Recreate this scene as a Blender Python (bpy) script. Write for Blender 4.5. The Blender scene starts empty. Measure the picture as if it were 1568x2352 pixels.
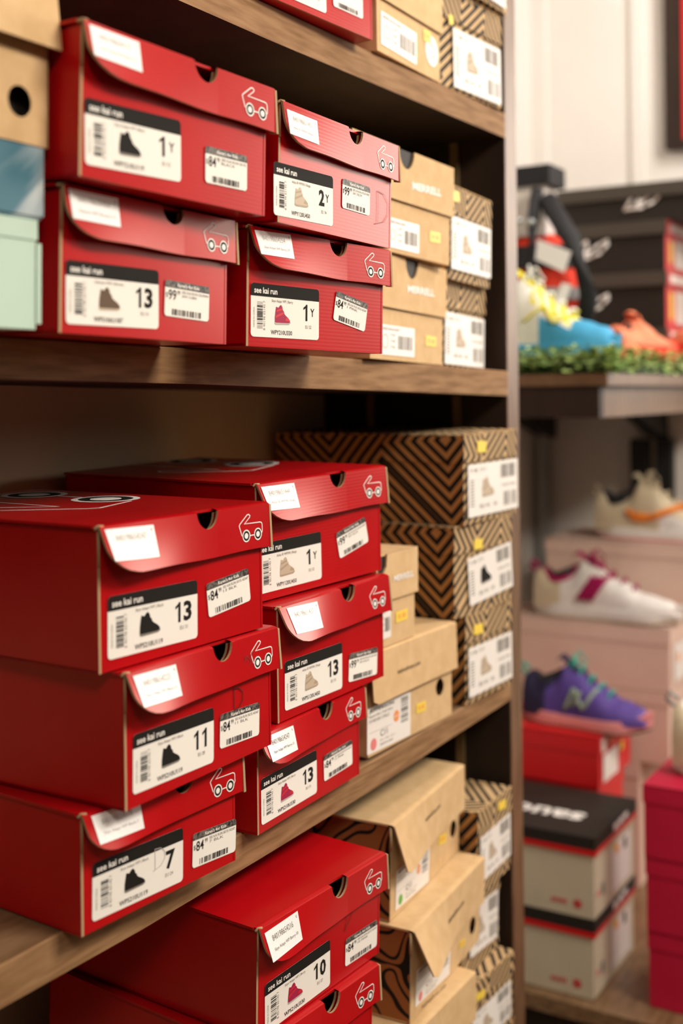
import bpy, math, random
from mathutils import Vector, Matrix
random.seed(7)
R = math.radians
Z0 = 1.5                      # camera height above the floor; shelf numbers below are measured from eye level

# ---------------------------------------------------------------- camera, world, lights, exposure
scene = bpy.context.scene
C = scene.collection
scene.view_settings.view_transform = 'Standard'
scene.view_settings.look = 'None'
scene.view_settings.exposure = 0.0
scene.view_settings.gamma = 1.0
scene.view_settings.use_curve_mapping = False

def cam_matrix(yaw, pitch, roll):
    f = Vector((math.sin(yaw) * math.cos(pitch), math.cos(yaw) * math.cos(pitch), math.sin(pitch)))
    r = Vector((math.cos(yaw), -math.sin(yaw), 0))
    u = r.cross(f)
    c, s = math.cos(roll), math.sin(roll)
    r2 = c * r + s * u
    u2 = -s * r + c * u
    return Matrix((r2, u2, -f)).transposed().to_4x4()

cd = bpy.data.cameras.new('camera')
cam = bpy.data.objects.new('camera', cd)
C.objects.link(cam)
cam.matrix_world = Matrix.Translation((0, 0, Z0)) @ cam_matrix(R(59.07), R(0.02), R(-0.595))
cd.sensor_fit = 'VERTICAL'
cd.sensor_height = 36
cd.lens = 2750 * 36 / 2352
cd.shift_y = -271 / 2352
cd.clip_start = 0.05
cd.dof.use_dof = True
cd.dof.focus_distance = 1.13
cd.dof.aperture_fstop = 3.0
scene.camera = cam

w = bpy.data.worlds.new('world')
scene.world = w
w.use_nodes = True
w.node_tree.nodes['Background'].inputs[0].default_value = (1.0, 0.85, 0.7, 1)
w.node_tree.nodes['Background'].inputs[1].default_value = 0.02

def area(name, loc, target, sx, sy, power, col):
    l = bpy.data.lights.new(name, 'AREA')
    l.shape = 'RECTANGLE'; l.size = sx; l.size_y = sy; l.energy = power; l.color = col
    o = bpy.data.objects.new(name, l)
    C.objects.link(o)
    o.location = loc
    d = Vector(target) - Vector(loc)
    o.rotation_euler = d.to_track_quat('-Z', 'Y').to_euler()
    return o
area('shop_window_light', (4.7, -1.20, Z0 + 0.85), (1.0, 0.6, Z0 - 0.1), 1.6, 1.3, 88, (1.0, 0.92, 0.82))
area('left_fill_light', (-0.7, -0.9, Z0 + 1.50), (0.6, 0.7, Z0 - 0.1), 0.7, 0.7, 30, (1.0, 0.87, 0.72))  # added fill for the box sides that face left
area('ceiling_light_far', (2.3, 0.05, Z0 + 1.50), (2.9, 0.9, Z0 - 0.1), 0.45, 0.45, 25, (1.0, 0.94, 0.90))
area('ceiling_light_near', (1.2, -1.15, Z0 + 1.50), (1.0, 0.6, Z0), 1.0, 0.8, 92, (1.0, 0.90, 0.77))

# ---------------------------------------------------------------- materials
def mat(name, col, rough=0.6, spec=0.5, metal=0.0, build=None, tint=None):
    m = bpy.data.materials.new(name)
    m.use_nodes = True
    nt = m.node_tree
    b = nt.nodes['Principled BSDF']
    b.inputs['Base Color'].default_value = (*col, 1)
    b.inputs['Roughness'].default_value = rough
    b.inputs['Specular IOR Level'].default_value = spec
    b.inputs['Metallic'].default_value = metal
    if build: build(nt, b)
    if tint: b.inputs['Specular Tint'].default_value = (*tint, 1)
    return m
def N(nt, t, **k):
    n = nt.nodes.new(t)
    for a, v in k.items():
        if a in n.inputs.keys(): n.inputs[a].default_value = v
        else: setattr(n, a, v)
    return n
def mottled(c1, c2, scale=30, bump=0.0, stretch=(1, 1, 1), det=4):
    def f(nt, b):
        tc = N(nt, 'ShaderNodeTexCoord')
        mp = N(nt, 'ShaderNodeMapping'); mp.inputs['Scale'].default_value = stretch
        no = N(nt, 'ShaderNodeTexNoise', Scale=scale, Detail=det)
        rp = N(nt, 'ShaderNodeValToRGB')
        rp.color_ramp.elements[0].position = 0.35; rp.color_ramp.elements[0].color = (*c1, 1)
        rp.color_ramp.elements[1].position = 0.65; rp.color_ramp.elements[1].color = (*c2, 1)
        L = nt.links.new
        L(tc.outputs['Object'], mp.inputs[0]); L(mp.outputs[0], no.inputs['Vector'])
        L(no.outputs['Fac'], rp.inputs[0]); L(rp.outputs[0], b.inputs['Base Color'])
        if bump:
            bp = N(nt, 'ShaderNodeBump', Strength=bump, Distance=0.002)
            L(no.outputs['Fac'], bp.inputs['Height']); L(bp.outputs[0], b.inputs['Normal'])
    return f
def ribbed(c1, c2, strength):
    def f(nt, b):
        mottled(c1, c2, 14)(nt, b)
        tc = N(nt, 'ShaderNodeTexCoord')
        wv = N(nt, 'ShaderNodeTexWave', wave_type='BANDS', bands_direction='Z', Scale=92, Distortion=1.2)
        wv.inputs['Detail Scale'].default_value = 3
        bp = N(nt, 'ShaderNodeBump', Strength=strength, Distance=0.0006)
        L = nt.links.new
        L(tc.outputs['Object'], wv.inputs['Vector']); L(wv.outputs['Fac'], bp.inputs['Height'])
        L(bp.outputs[0], b.inputs['Normal'])
    return f
def stripes(c1, c2, scale, period, rot):
    def f(nt, b):
        tc = N(nt, 'ShaderNodeTexCoord')
        mp = N(nt, 'ShaderNodeMapping'); mp.inputs['Rotation'].default_value = (0, 0, rot)
        vo = N(nt, 'ShaderNodeTexVoronoi', voronoi_dimensions='2D', distance='CHEBYCHEV', Scale=scale, Randomness=0.75)
        m1 = N(nt, 'ShaderNodeMath', operation='MULTIPLY'); m1.inputs[1].default_value = 1 / (period * scale)
        m2 = N(nt, 'ShaderNodeMath', operation='FRACT')
        rp = N(nt, 'ShaderNodeValToRGB')
        rp.color_ramp.interpolation = 'CONSTANT'
        rp.color_ramp.elements[0].color = (*c1, 1)
        rp.color_ramp.elements[1].position = 0.5; rp.color_ramp.elements[1].color = (*c2, 1)
        L = nt.links.new
        L(tc.outputs['UV'], mp.inputs[0]); L(mp.outputs[0], vo.inputs['Vector'])
        L(vo.outputs['Distance'], m1.inputs[0]); L(m1.outputs[0], m2.inputs[0])
        L(m2.outputs[0], rp.inputs[0]); L(rp.outputs[0], b.inputs['Base Color'])
    return f
def squiggles(c1, c2):
    def f(nt, b):
        tc = N(nt, 'ShaderNodeTexCoord')
        no = N(nt, 'ShaderNodeTexNoise', noise_dimensions='2D', Scale=20, Detail=0.0, Distortion=0.6)
        s = N(nt, 'ShaderNodeMath', operation='MULTIPLY'); s.inputs[1].default_value = 5.0
        fr = N(nt, 'ShaderNodeMath', operation='FRACT')
        a = N(nt, 'ShaderNodeMath', operation='SUBTRACT'); a.inputs[1].default_value = 0.5
        ab = N(nt, 'ShaderNodeMath', operation='ABSOLUTE')
        rp = N(nt, 'ShaderNodeValToRGB')
        rp.color_ramp.interpolation = 'CONSTANT'
        rp.color_ramp.elements[0].color = (*c2, 1)
        rp.color_ramp.elements[1].position = 0.18; rp.color_ramp.elements[1].color = (*c1, 1)
        L = nt.links.new
        L(tc.outputs['UV'], no.inputs['Vector']); L(no.outputs['Fac'], s.inputs[0]); L(s.outputs[0], fr.inputs[0])
        L(fr.outputs[0], a.inputs[0]); L(a.outputs[0], ab.inputs[0]); L(ab.outputs[0], rp.inputs[0])
        L(rp.outputs[0], b.inputs['Base Color'])
    return f

RED1, RED2 = (0.42, 0.003, 0.006), (0.46, 0.005, 0.008)
M = {}
M['red'] = mat('red_card', RED1, 0.27, 0.40, build=mottled(RED1, RED2, 12), tint=(1.0, 0.62, 0.48))
M['red_rib'] = mat('red_ribbed_card', RED1, 0.32, 0.30, build=ribbed(RED1, RED2, 0.05), tint=(1.0, 0.62, 0.48))
M['board'] = mat('raw_card_edge', (0.42, 0.30, 0.17), 0.85, 0.2)
M['inner'] = mat('inside_card', (0.16, 0.11, 0.06), 0.9, 0.1)
M['kraft'] = mat('kraft_card', (0.62, 0.42, 0.22), 0.8, 0.15, build=mottled((0.60, 0.40, 0.205), (0.66, 0.455, 0.245), 60))
M['white'] = mat('white_paper', (0.84, 0.81, 0.76), 0.7, 0.2)
M['sticker'] = mat('thermal_sticker_paper', (0.86, 0.86, 0.86), 0.3, 0.5)
M['black'] = mat('black_ink', (0.014, 0.012, 0.010), 0.7, 0.12)
M['grey'] = mat('grey_ink', (0.22, 0.20, 0.18), 0.7, 0.2)
M['lightgrey'] = mat('pale_grey_ink', (0.45, 0.43, 0.40), 0.6, 0.3)
M['ink_white'] = mat('white_ink', (0.85, 0.82, 0.78), 0.5, 0.4)
M['beige'] = mat('beige_print', (0.52, 0.42, 0.31), 0.6, 0.3)
M['beige2'] = mat('tan_print', (0.40, 0.31, 0.22), 0.6, 0.3)
M['berry'] = mat('berry_print', (0.36, 0.012, 0.06), 0.6, 0.3)
M['brownp'] = mat('brown_print', (0.11, 0.065, 0.035), 0.6, 0.3)
M['yellow'] = mat('yellow_sticker', (0.85, 0.62, 0.08), 0.5, 0.4)
M['green'] = mat('green_print', (0.12, 0.42, 0.05), 0.5, 0.4)
M['pink'] = mat('pink_print', (0.75, 0.22, 0.22), 0.5, 0.4)
M['orange'] = mat('orange_print', (0.85, 0.30, 0.08), 0.5, 0.4)
M['redp'] = mat('red_print', (0.60, 0.02, 0.03), 0.5, 0.4)
M['marker'] = mat('pen_marks', (0.05, 0.008, 0.008), 0.5, 0.3)
M['pencil'] = mat('pencil_marks', (0.22, 0.02, 0.02), 0.5, 0.3)
M['strap_band'] = mat('speckled_black_band', (0.03, 0.03, 0.03), 0.5, 0.4, build=mottled((0.012, 0.012, 0.012), (0.16, 0.14, 0.12), 420, det=1))
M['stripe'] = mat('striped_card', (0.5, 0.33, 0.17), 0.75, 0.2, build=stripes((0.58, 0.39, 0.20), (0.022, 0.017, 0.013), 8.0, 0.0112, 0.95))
M['stripe_shaded'] = mat('striped_card_shaded', (0.4, 0.22, 0.09), 0.75, 0.2, build=stripes((0.46, 0.22, 0.07), (0.014, 0.011, 0.009), 6.0, 0.0125, 0.85))  # side copy of the stripes, shade put into its darker colours
M['squiggle'] = mat('squiggle_printed_card', (0.3, 0.12, 0.04), 0.75, 0.2, build=squiggles((0.30, 0.115, 0.035), (0.010, 0.008, 0.007)))
M['wood'] = mat('stained_wood', (0.2, 0.12, 0.07), 0.42, 0.4, build=mottled((0.155, 0.086, 0.040), (0.27, 0.165, 0.088), 26, 0.12, (0.5, 3.0, 6.0), 8))
M['wood_edge'] = mat('stained_wood_worn_front', (0.2, 0.12, 0.07), 0.7, 0.12, build=mottled((0.20, 0.105, 0.046), (0.33, 0.190, 0.094), 34, 0.10, (0.45, 1, 4.0), 8))
M['wood_panel'] = mat('stained_wood_upright', (0.2, 0.12, 0.07), 0.45, 0.5, build=mottled((0.12, 0.062, 0.030), (0.19, 0.105, 0.055), 30, 0.1, (4, 1, 0.5), 8))
M['wood_dark'] = mat('dark_wood_shaded', (0.05, 0.028, 0.016), 0.6, 0.3, build=mottled((0.020, 0.012, 0.008), (0.034, 0.018, 0.011), 20, 0, (1, 1, 0.3)))  # dark copy of the wood: shade put into undersides and inner faces
M['backpaint'] = mat('back_panel_paint', (0.42, 0.33, 0.22), 0.8, 0.2, build=mottled((0.54, 0.41, 0.27), (0.60, 0.46, 0.31), 5))
M['steel'] = mat('bronze_strip', (0.35, 0.24, 0.12), 0.4, 0.5, 0.7)
M['silver'] = mat('brushed_steel', (0.45, 0.48, 0.48), 0.4, 0.5, 0.8)
M['darksteel'] = mat('dark_steel', (0.02, 0.02, 0.02), 0.5, 0.4, 0.4)
M['wall'] = mat('white_wall_paint', (0.80, 0.76, 0.71), 0.8, 0.2, build=mottled((0.78, 0.74, 0.69), (0.82, 0.785, 0.735), 3))
M['ceil'] = mat('ceiling_paint', (0.75, 0.70, 0.64), 0.9, 0.1, build=mottled((0.46, 0.42, 0.37), (0.50, 0.46, 0.41), 4))  # unseen ceiling, darkened to cut bounce light
M['wall_b'] = mat('darkened_wall_paint', (0.30, 0.26, 0.22), 0.8, 0.2, build=mottled((0.28, 0.24, 0.20), (0.32, 0.28, 0.24), 3))  # for unseen walls, darkened to cut bounce light and reflections
M['floor'] = mat('wood_floor', (0.2, 0.12, 0.07), 0.45, 0.4, build=mottled((0.15, 0.09, 0.05), (0.24, 0.15, 0.085), 6, 0, (0.6, 6, 1), 6))
M['mint'] = mat('mint_card', (0.46, 0.62, 0.52), 0.6, 0.3, build=mottled((0.44, 0.60, 0.50), (0.48, 0.64, 0.54), 9))
def streaks(nt, b):
    tc = N(nt, 'ShaderNodeTexCoord'); mp = N(nt, 'ShaderNodeMapping')
    mp.inputs['Rotation'].default_value = (0, R(40), 0)
    no = N(nt, 'ShaderNodeTexNoise', Scale=9, Detail=3, Distortion=0.4)
    sc = N(nt, 'ShaderNodeMapping'); sc.inputs['Scale'].default_value = (0.5, 1, 2.5)
    rp = N(nt, 'ShaderNodeValToRGB')
    rp.color_ramp.elements[0].position = 0.42; rp.color_ramp.elements[0].color = (0.05, 0.16, 0.22, 1)
    rp.color_ramp.elements[1].position = 0.64; rp.color_ramp.elements[1].color = (0.55, 0.60, 0.62, 1)
    L = nt.links.new
    L(tc.outputs['Object'], mp.inputs[0]); L(mp.outputs[0], sc.inputs[0]); L(sc.outputs[0], no.inputs['Vector'])
    L(no.outputs['Fac'], rp.inputs[0]); L(rp.outputs[0], b.inputs['Base Color'])
M['bluewave'] = mat('blue_streaked_card', (0.1, 0.25, 0.3), 0.5, 0.4, build=streaks)
M['blackcard'] = mat('black_card', (0.022, 0.018, 0.014), 0.6, 0.25)
M['black_lit_lid'] = mat('black_card_lit', (0.060, 0.050, 0.038), 0.55, 0.4)  # black card lightened: light on the lids put into the colour
M['cream'] = mat('cream_card', (0.60, 0.53, 0.40), 0.7, 0.3, build=mottled((0.58, 0.51, 0.385), (0.62, 0.55, 0.415), 10))
M['blush'] = mat('blush_card', (0.72, 0.52, 0.43), 0.7, 0.3, build=mottled((0.70, 0.50, 0.415), (0.74, 0.54, 0.45), 8))
M['whitecard'] = mat('white_card', (0.82, 0.78, 0.74), 0.5, 0.4)
M['magenta'] = mat('crimson_card', (0.55, 0.008, 0.05), 0.5, 0.4, build=mottled((0.53, 0.007, 0.045), (0.58, 0.010, 0.055), 6))
M['redcard'] = mat('bright_red_card', (0.65, 0.012, 0.015), 0.4, 0.5)
M['leaf'] = mat('leaf_green', (0.12, 0.25, 0.04), 0.45, 0.5, build=mottled((0.12, 0.24, 0.035), (0.52, 0.68, 0.24), 40, det=1))
M['leafdark'] = mat('leaf_mat_base', (0.02, 0.05, 0.012), 0.8, 0.2)
for k, c in dict(s_yel=(0.80, 0.72, 0.06), s_pale=(0.82, 0.82, 0.74), s_blue=(0.06, 0.36, 0.62), s_olive=(0.45, 0.45, 0.02), s_red=(0.85, 0.05, 0.02),
                 s_coral=(0.95, 0.30, 0.16), s_purple=(0.09, 0.05, 0.26), s_navy=(0.02, 0.015, 0.05), s_teal=(0.05, 0.42, 0.32), s_rose=(0.75, 0.28, 0.28),
                 s_sage=(0.28, 0.34, 0.26), s_white=(0.80, 0.76, 0.72), s_cream=(0.62, 0.52, 0.36), s_mag=(0.40, 0.005, 0.10), s_org=(0.90, 0.26, 0.03),
                 s_black=(0.02, 0.02, 0.022), s_grey=(0.35, 0.34, 0.34), s_green=(0.03, 0.08, 0.04), s_pinkred=(0.8, 0.25, 0.25)).items():
    M[k] = mat('fabric_' + k[2:], c, 0.7, 0.3, build=mottled(tuple(x * .92 for x in c), c, 80))

# ---------------------------------------------------------------- mesh builder
class MB:
    def __init__(s): s.v = []; s.f = []; s.m = []; s.uv = []; s.mats = []; s.T = None; s.smooth = []
    def mi(s, m):
        if m not in s.mats: s.mats.append(m)
        return s.mats.index(m)
    def add(s, vs, fs, m, uvf=None, smooth=False):
        o = len(s.v)
        s.v += [tuple(s.T @ Vector(p)) if s.T else tuple(p) for p in vs]
        for f in fs:
            s.f.append([i + o for i in f]); s.m.append(s.mi(m)); s.smooth.append(smooth)
            a = Vector(vs[f[0]]); nrm = Vector((0, 0, 0))
            for k in range(1, len(f) - 1):
                nrm += (Vector(vs[f[k]]) - a).cross(Vector(vs[f[k + 1]]) - a)
            ax = max(range(3), key=lambda i: abs(nrm[i]))
            q = [(1, 2), (0, 2), (0, 1)][ax]
            off = [(3.3, 1.7), (0, 0), (7.1, 4.4)][ax]
            s.uv += [(vs[i][q[0]] + off[0], vs[i][q[1]] + off[1]) for i in f]
    def box(s, x0, x1, y0, y1, z0, z1, m, mside=None, mtop=None):
        vs = [(x0, y0, z0), (x1, y0, z0), (x1, y1, z0), (x0, y1, z0), (x0, y0, z1), (x1, y0, z1), (x1, y1, z1), (x0, y1, z1)]
        s.add(vs, [(0, 1, 5, 4), (2, 3, 7, 6)], m)
        s.add(vs, [(1, 2, 6, 5), (3, 0, 4, 7)], mside or m)
        s.add(vs, [(4, 5, 6, 7)], mtop or m)
        s.add(vs, [(0, 3, 2, 1)], m)
    def poly(s, pts, y, m):            # flat polygon in x,z facing -y
        s.add([(p[0], y, p[1]) for p in pts], [tuple(range(len(pts)))], m)
    def prism(s, pts, y0, y1, m, medge=None):   # x,z outline given thickness along y
        n = len(pts)
        vs = [(p[0], y0, p[1]) for p in pts] + [(p[0], y1, p[1]) for p in pts]
        s.add(vs, [tuple(range(n)), tuple(range(2 * n - 1, n - 1, -1))], m)
        s.add(vs, [(i, i + n, (i + 1) % n + n, (i + 1) % n) for i in range(n)], medge or m)
    def stroke(s, pts, wd, y, m, closed=False):
        n = len(pts); P = [Vector(p) for p in pts]
        Lr = []
        for i in range(n):
            a = P[i - 1] if (i > 0 or closed) else P[i]
            b = P[(i + 1) % n] if (i < n - 1 or closed) else P[i]
            d1 = (P[i] - a); d2 = (b - P[i])
            d1 = d1.normalized() if d1.length > 1e-9 else d2.normalized()
            d2 = d2.normalized() if d2.length > 1e-9 else d1
            t = d1 + d2
            t = t.normalized() if t.length > 1e-6 else d1
            nn = Vector((-t.y, t.x)); k = min(1.0 / max(nn.dot(Vector((-d1.y, d1.x))), 0.5), 1.8)
            Lr.append((P[i] + nn * wd / 2 * k, P[i] - nn * wd / 2 * k))
        m_ = n if closed else n - 1
        for i in range(m_):
            a, b = Lr[i], Lr[(i + 1) % n]
            s.poly([a[1], b[1], b[0], a[0]], y, m)
    def ring(s, cx, cz, r0, r1, y, m, n=20):
        for i in range(n):
            a, b = 2 * math.pi * i / n, 2 * math.pi * (i + 1) / n
            if r0 <= 0: s.poly([(cx, cz), (cx + r1 * math.cos(a), cz + r1 * math.sin(a)), (cx + r1 * math.cos(b), cz + r1 * math.sin(b))], y, m)
            else: s.poly([(cx + r0 * math.cos(a), cz + r0 * math.sin(a)), (cx + r1 * math.cos(a), cz + r1 * math.sin(a)),
                          (cx + r1 * math.cos(b), cz + r1 * math.sin(b)), (cx + r0 * math.cos(b), cz + r0 * math.sin(b))], y, m)
    def rrect(s, x0, x1, z0, z1, r, y, m):
        pts = []
        for cx, cz, a0 in ((x1 - r, z1 - r, 0), (x0 + r, z1 - r, 90), (x0 + r, z0 + r, 180), (x1 - r, z0 + r, 270)):
            for k in range(5):
                a = R(a0 + k * 22.5); pts.append((cx + r * math.cos(a), cz + r * math.sin(a)))
        s.poly(pts, y, m)
    def tube(s, path, r, m, n=8, caps=True, smooth=True):
        P = [Vector(p) for p in path]; rr = r if isinstance(r, (list, tuple)) else [r] * len(P)
        vs = []
        for i, p in enumerate(P):
            d = (P[min(i + 1, len(P) - 1)] - P[max(i - 1, 0)]).normalized()
            a = d.cross(Vector((0, 0, 1)))
            if a.length < 1e-3: a = d.cross(Vector((1, 0, 0)))
            a.normalize(); b = d.cross(a)
            vs += [tuple(p + rr[i] * (math.cos(2 * math.pi * k / n) * a + math.sin(2 * math.pi * k / n) * b)) for k in range(n)]
        fs = [(i * n + k, i * n + (k + 1) % n, (i + 1) * n + (k + 1) % n, (i + 1) * n + k) for i in range(len(P) - 1) for k in range(n)]
        if caps: fs += [tuple(range(n - 1, -1, -1)), tuple(range((len(P) - 1) * n, len(P) * n))]
        s.add(vs, fs, m, smooth=smooth)
    def grid(s, f, nu, nv, m, smooth=True, skip=None):
        vs = [f(i / nu, j / nv) for i in range(nu + 1) for j in range(nv + 1)]
        fs = [(i * (nv + 1) + j, (i + 1) * (nv + 1) + j, (i + 1) * (nv + 1) + j + 1, i * (nv + 1) + j + 1) for i in range(nu) for j in range(nv) if not (skip and skip(i, j))]
        if callable(m):
            idx = [(i, j) for i in range(nu) for j in range(nv) if not (skip and skip(i, j))]
            for nm in sorted(set(m((i + .5) / nu, (j + .5) / nv) for i, j in idx)):
                s.add(vs, [f_ for f_, (i, j) in zip(fs, idx) if m((i + .5) / nu, (j + .5) / nv) == nm], nm, smooth=smooth)
        else: s.add(vs, fs, m, smooth=smooth)
    def build(s, name, parent=None, bevel=0.0):
        me = bpy.data.meshes.new(name)
        me.from_pydata(s.v, [], s.f)
        for m in s.mats: me.materials.append(M[m])
        me.polygons.foreach_set('material_index', s.m)
        me.polygons.foreach_set('use_smooth', s.smooth)
        ul = me.uv_layers.new(name='uv')
        for i, q in enumerate(s.uv): ul.data[i].uv = q
        me.update()
        o = bpy.data.objects.new(name, me)
        C.objects.link(o)
        if parent: o.parent = parent
        if bevel:
            b = o.modifiers.new('bevel', 'BEVEL'); b.width = bevel; b.segments = 2; b.limit_method = 'ANGLE'
        return o

_tc = {}
def text_geo(txt, bold=0.0):
    k = (txt, bold)
    if k not in _tc:
        cu = bpy.data.curves.new('t', 'FONT'); cu.body = txt; cu.size = 1; cu.resolution_u = 2; cu.offset = bold; cu.fill_mode = 'FRONT'
        ob = bpy.data.objects.new('t', cu); C.objects.link(ob)
        bpy.context.view_layer.update()
        me = bpy.data.meshes.new_from_object(ob.evaluated_get(bpy.context.evaluated_depsgraph_get()))
        vs = [(v.co.x, v.co.y) for v in me.vertices]; fs = [tuple(p.vertices) for p in me.polygons]
        bpy.data.objects.remove(ob); bpy.data.curves.remove(cu); bpy.data.meshes.remove(me)
        xs = [v[0] for v in vs] or [0, 1]; ys = [v[1] for v in vs] or [0, 1]
        _tc[k] = (vs, fs, min(xs), max(xs), min(ys), max(ys))
    return _tc[k]
def text(mb, txt, x0, x1, z0, z1, y, m, bold=0.0, rot=False):
    vs, fs, a, b, c, d = text_geo(txt, bold)
    out = []
    for px, py in vs:
        u = (px - a) / (b - a); v = (py - c) / (d - c)
        if rot: u, v = 1 - v, u          # reads upwards
        out.append((x0 + u * (x1 - x0), y, z0 + v * (z1 - z0)))
    mb.add(out, fs, m)
def barcode(mb, x0, x1, z0, z1, y, m, n=30, vertical=False, seed=1):
    rng = random.Random(seed); t = 0.0
    ws = [rng.choice((1, 1, 2, 3)) for _ in range(n)]; S = sum(ws)
    for i, q in enumerate(ws):
        a, b = t / S, (t + q) / S; t += q
        if i % 2 == 0:
            if vertical: mb.poly([(x0, z0 + a * (z1 - z0)), (x1, z0 + a * (z1 - z0)), (x1, z0 + b * (z1 - z0)), (x0, z0 + b * (z1 - z0))], y, m)
            else: mb.poly([(x0 + a * (x1 - x0), z0), (x0 + b * (x1 - x0), z0), (x0 + b * (x1 - x0), z1), (x0 + a * (x1 - x0), z1)], y, m)

def empty(name, loc, rot=(0, 0, 0), label=None, cat=None, group=None):
    o = bpy.data.objects.new(name, None); C.objects.link(o)
    o.location = loc; o.rotation_euler = rot; o.empty_display_size = 0.05
    tag(o, label, cat, group)
    return o
def tag(o, label=None, cat=None, group=None, kind=None):
    if label: o['label'] = label
    if cat: o['category'] = cat
    if group: o['group'] = group
    if kind: o['kind'] = kind
    return o

# ---------------------------------------------------------------- the room
def struct(name, x0, x1, y0, y1, z0, z1, m):
    b = MB(); b.box(x0, x1, y0, y1, z0, z1, m); return tag(b.build(name), kind='structure')
struct('floor', -2.4, 6.1, -3.6, 1.3, -0.06, 0, 'floor')
struct('ceiling', -2.4, 6.1, -3.6, 1.3, Z0 + 1.55, Z0 + 1.6, 'ceil')
struct('wall_back', -2.4, 3.1, 1.19, 1.29, 0, Z0 + 1.55, 'wall')
struct('wall_right', 3.0, 3.1, 0.35, 1.19, 0, Z0 + 1.55, 'wall')
struct('wall_far', 6.0, 6.1, -3.6, 0.35, 0, Z0 + 1.55, 'wall_b')
struct('wall_return', 3.1, 6.1, 0.35, 0.45, 0, Z0 + 1.55, 'wall_b')
struct('wall_left', -2.5, -2.4, -3.6, 1.29, 0, Z0 + 1.55, 'wall_b')
struct('wall_front', -2.4, 6.1, -3.7, -3.6, 0, Z0 + 1.55, 'wall_b')
b = MB()
b.box(2.988, 3.0, 0.895, 0.925, 0, Z0 + 1.55, 'wall')
tag(b.build('trim_1'), kind='structure')
b = MB()
b.box(2.975, 3.0, 1.15, 1.19, Z0 - 0.02, Z0 + 1.55, 'wall')
tag(b.build('trim_2'), kind='structure')

# ---------------------------------------------------------------- the shelving unit on the left
unit = empty('shelving_unit', (0, 0, 0), label='dark stained wooden wall shelving unit stacked with shoe boxes', cat='shelving')
YF, YB = 0.68, 0.99
def shelf(ctrl, x_first=-0.5, lean=0.0):
    """ctrl: list of (x, z_bottom, z_top); a board that follows a slight sag"""
    b = MB()
    P = [(x_first, ctrl[0][1], ctrl[0][2])] + ctrl
    n = len(P); vs = []
    for x, zb, zt in P: vs += [(x, YF, zb + Z0), (x, YF, zt + Z0 - 0.0015), (x, YF + 0.0015, zt + Z0), (x, YB, zt + Z0 + lean * (YB - YF)), (x, YB, zb + Z0 + lean * (YB - YF))]
    for i in range(n - 1):
        o, q = i * 5, i * 5 + 5
        b.add(vs, [(o, q, q + 1, o + 1), (o + 1, q + 1, q + 2, o + 2)], 'wood_edge')
        b.add(vs, [(o + 2, q + 2, q + 3, o + 3), (o + 4, o, q, q + 4)][:1], 'wood')
        b.add(vs, [(o + 4, q + 4, q, o)], 'wood_dark')  # underside gets its shade from the darker colour
    b.add(vs, [tuple(range(5))[::-1], tuple(range((n - 1) * 5, n * 5))], 'wood')
    o = b.build('shelf', unit)
    import bmesh
    bm = bmesh.new(); bm.from_mesh(o.data); bmesh.ops.remove_doubles(bm, verts=bm.verts, dist=1e-6); bmesh.ops.recalc_face_normals(bm, faces=bm.faces); bm.to_mesh(o.data); bm.free()
    return o
shelf([(0.85, .3583, .3925), (1.0, .3583, .3945), (1.3, .362, .398), (1.6, .3667, .402)])
shelf([(0.63, .0144, .0465), (0.87, .011, .0435), (1.06, .0068, .0415), (1.25, .0035, .0385), (1.6, -.0044, .0310)], lean=.0140)
shelf([(0.63, -.4548, -.4228), (0.79, -.4581, -.4225), (0.97, -.4572, -.4220), (1.2, -.454, -.4215), (1.6, -.4408, -.4125)], lean=.0050)
shelf([(0.8, -.93, -.8955), (1.6, -.93, -.8955)])
shelf([(0.8, .80, .835), (1.6, .80, .835)])
b = MB()
b.box(1.600, 1.640, YF, YB + 0.02, 0, Z0 + 1.05, 'wood_panel')
b.add([(1.5995, YF + .002, 0), (1.5995, YB, 0), (1.5995, YB, Z0 + 1.05), (1.5995, YF + .002, Z0 + 1.05)], [(0, 3, 2, 1)], 'wood_dark')  # dark sheet paints shade on the panel's inner side
b.build('side_panel', unit)
b = MB(); b.box(-0.5, 1.6, YB, YB + 0.02, 0.3, Z0 + 1.05, 'backpaint'); b.build('back_panel', unit)
for yy in (0.759, 0.904):
    b = MB()
    b.box(1.5935, 1.5992, yy - 0.006, yy + 0.006, 0.4, Z0 + 1.0, 'steel')
    b.build('shelf_standard', unit)
b = MB(); b.box(-0.5, 1.6, YF + .02, YF + .04, 0, Z0 - .93, 'wood_dark'); b.build('plinth', unit)

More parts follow.
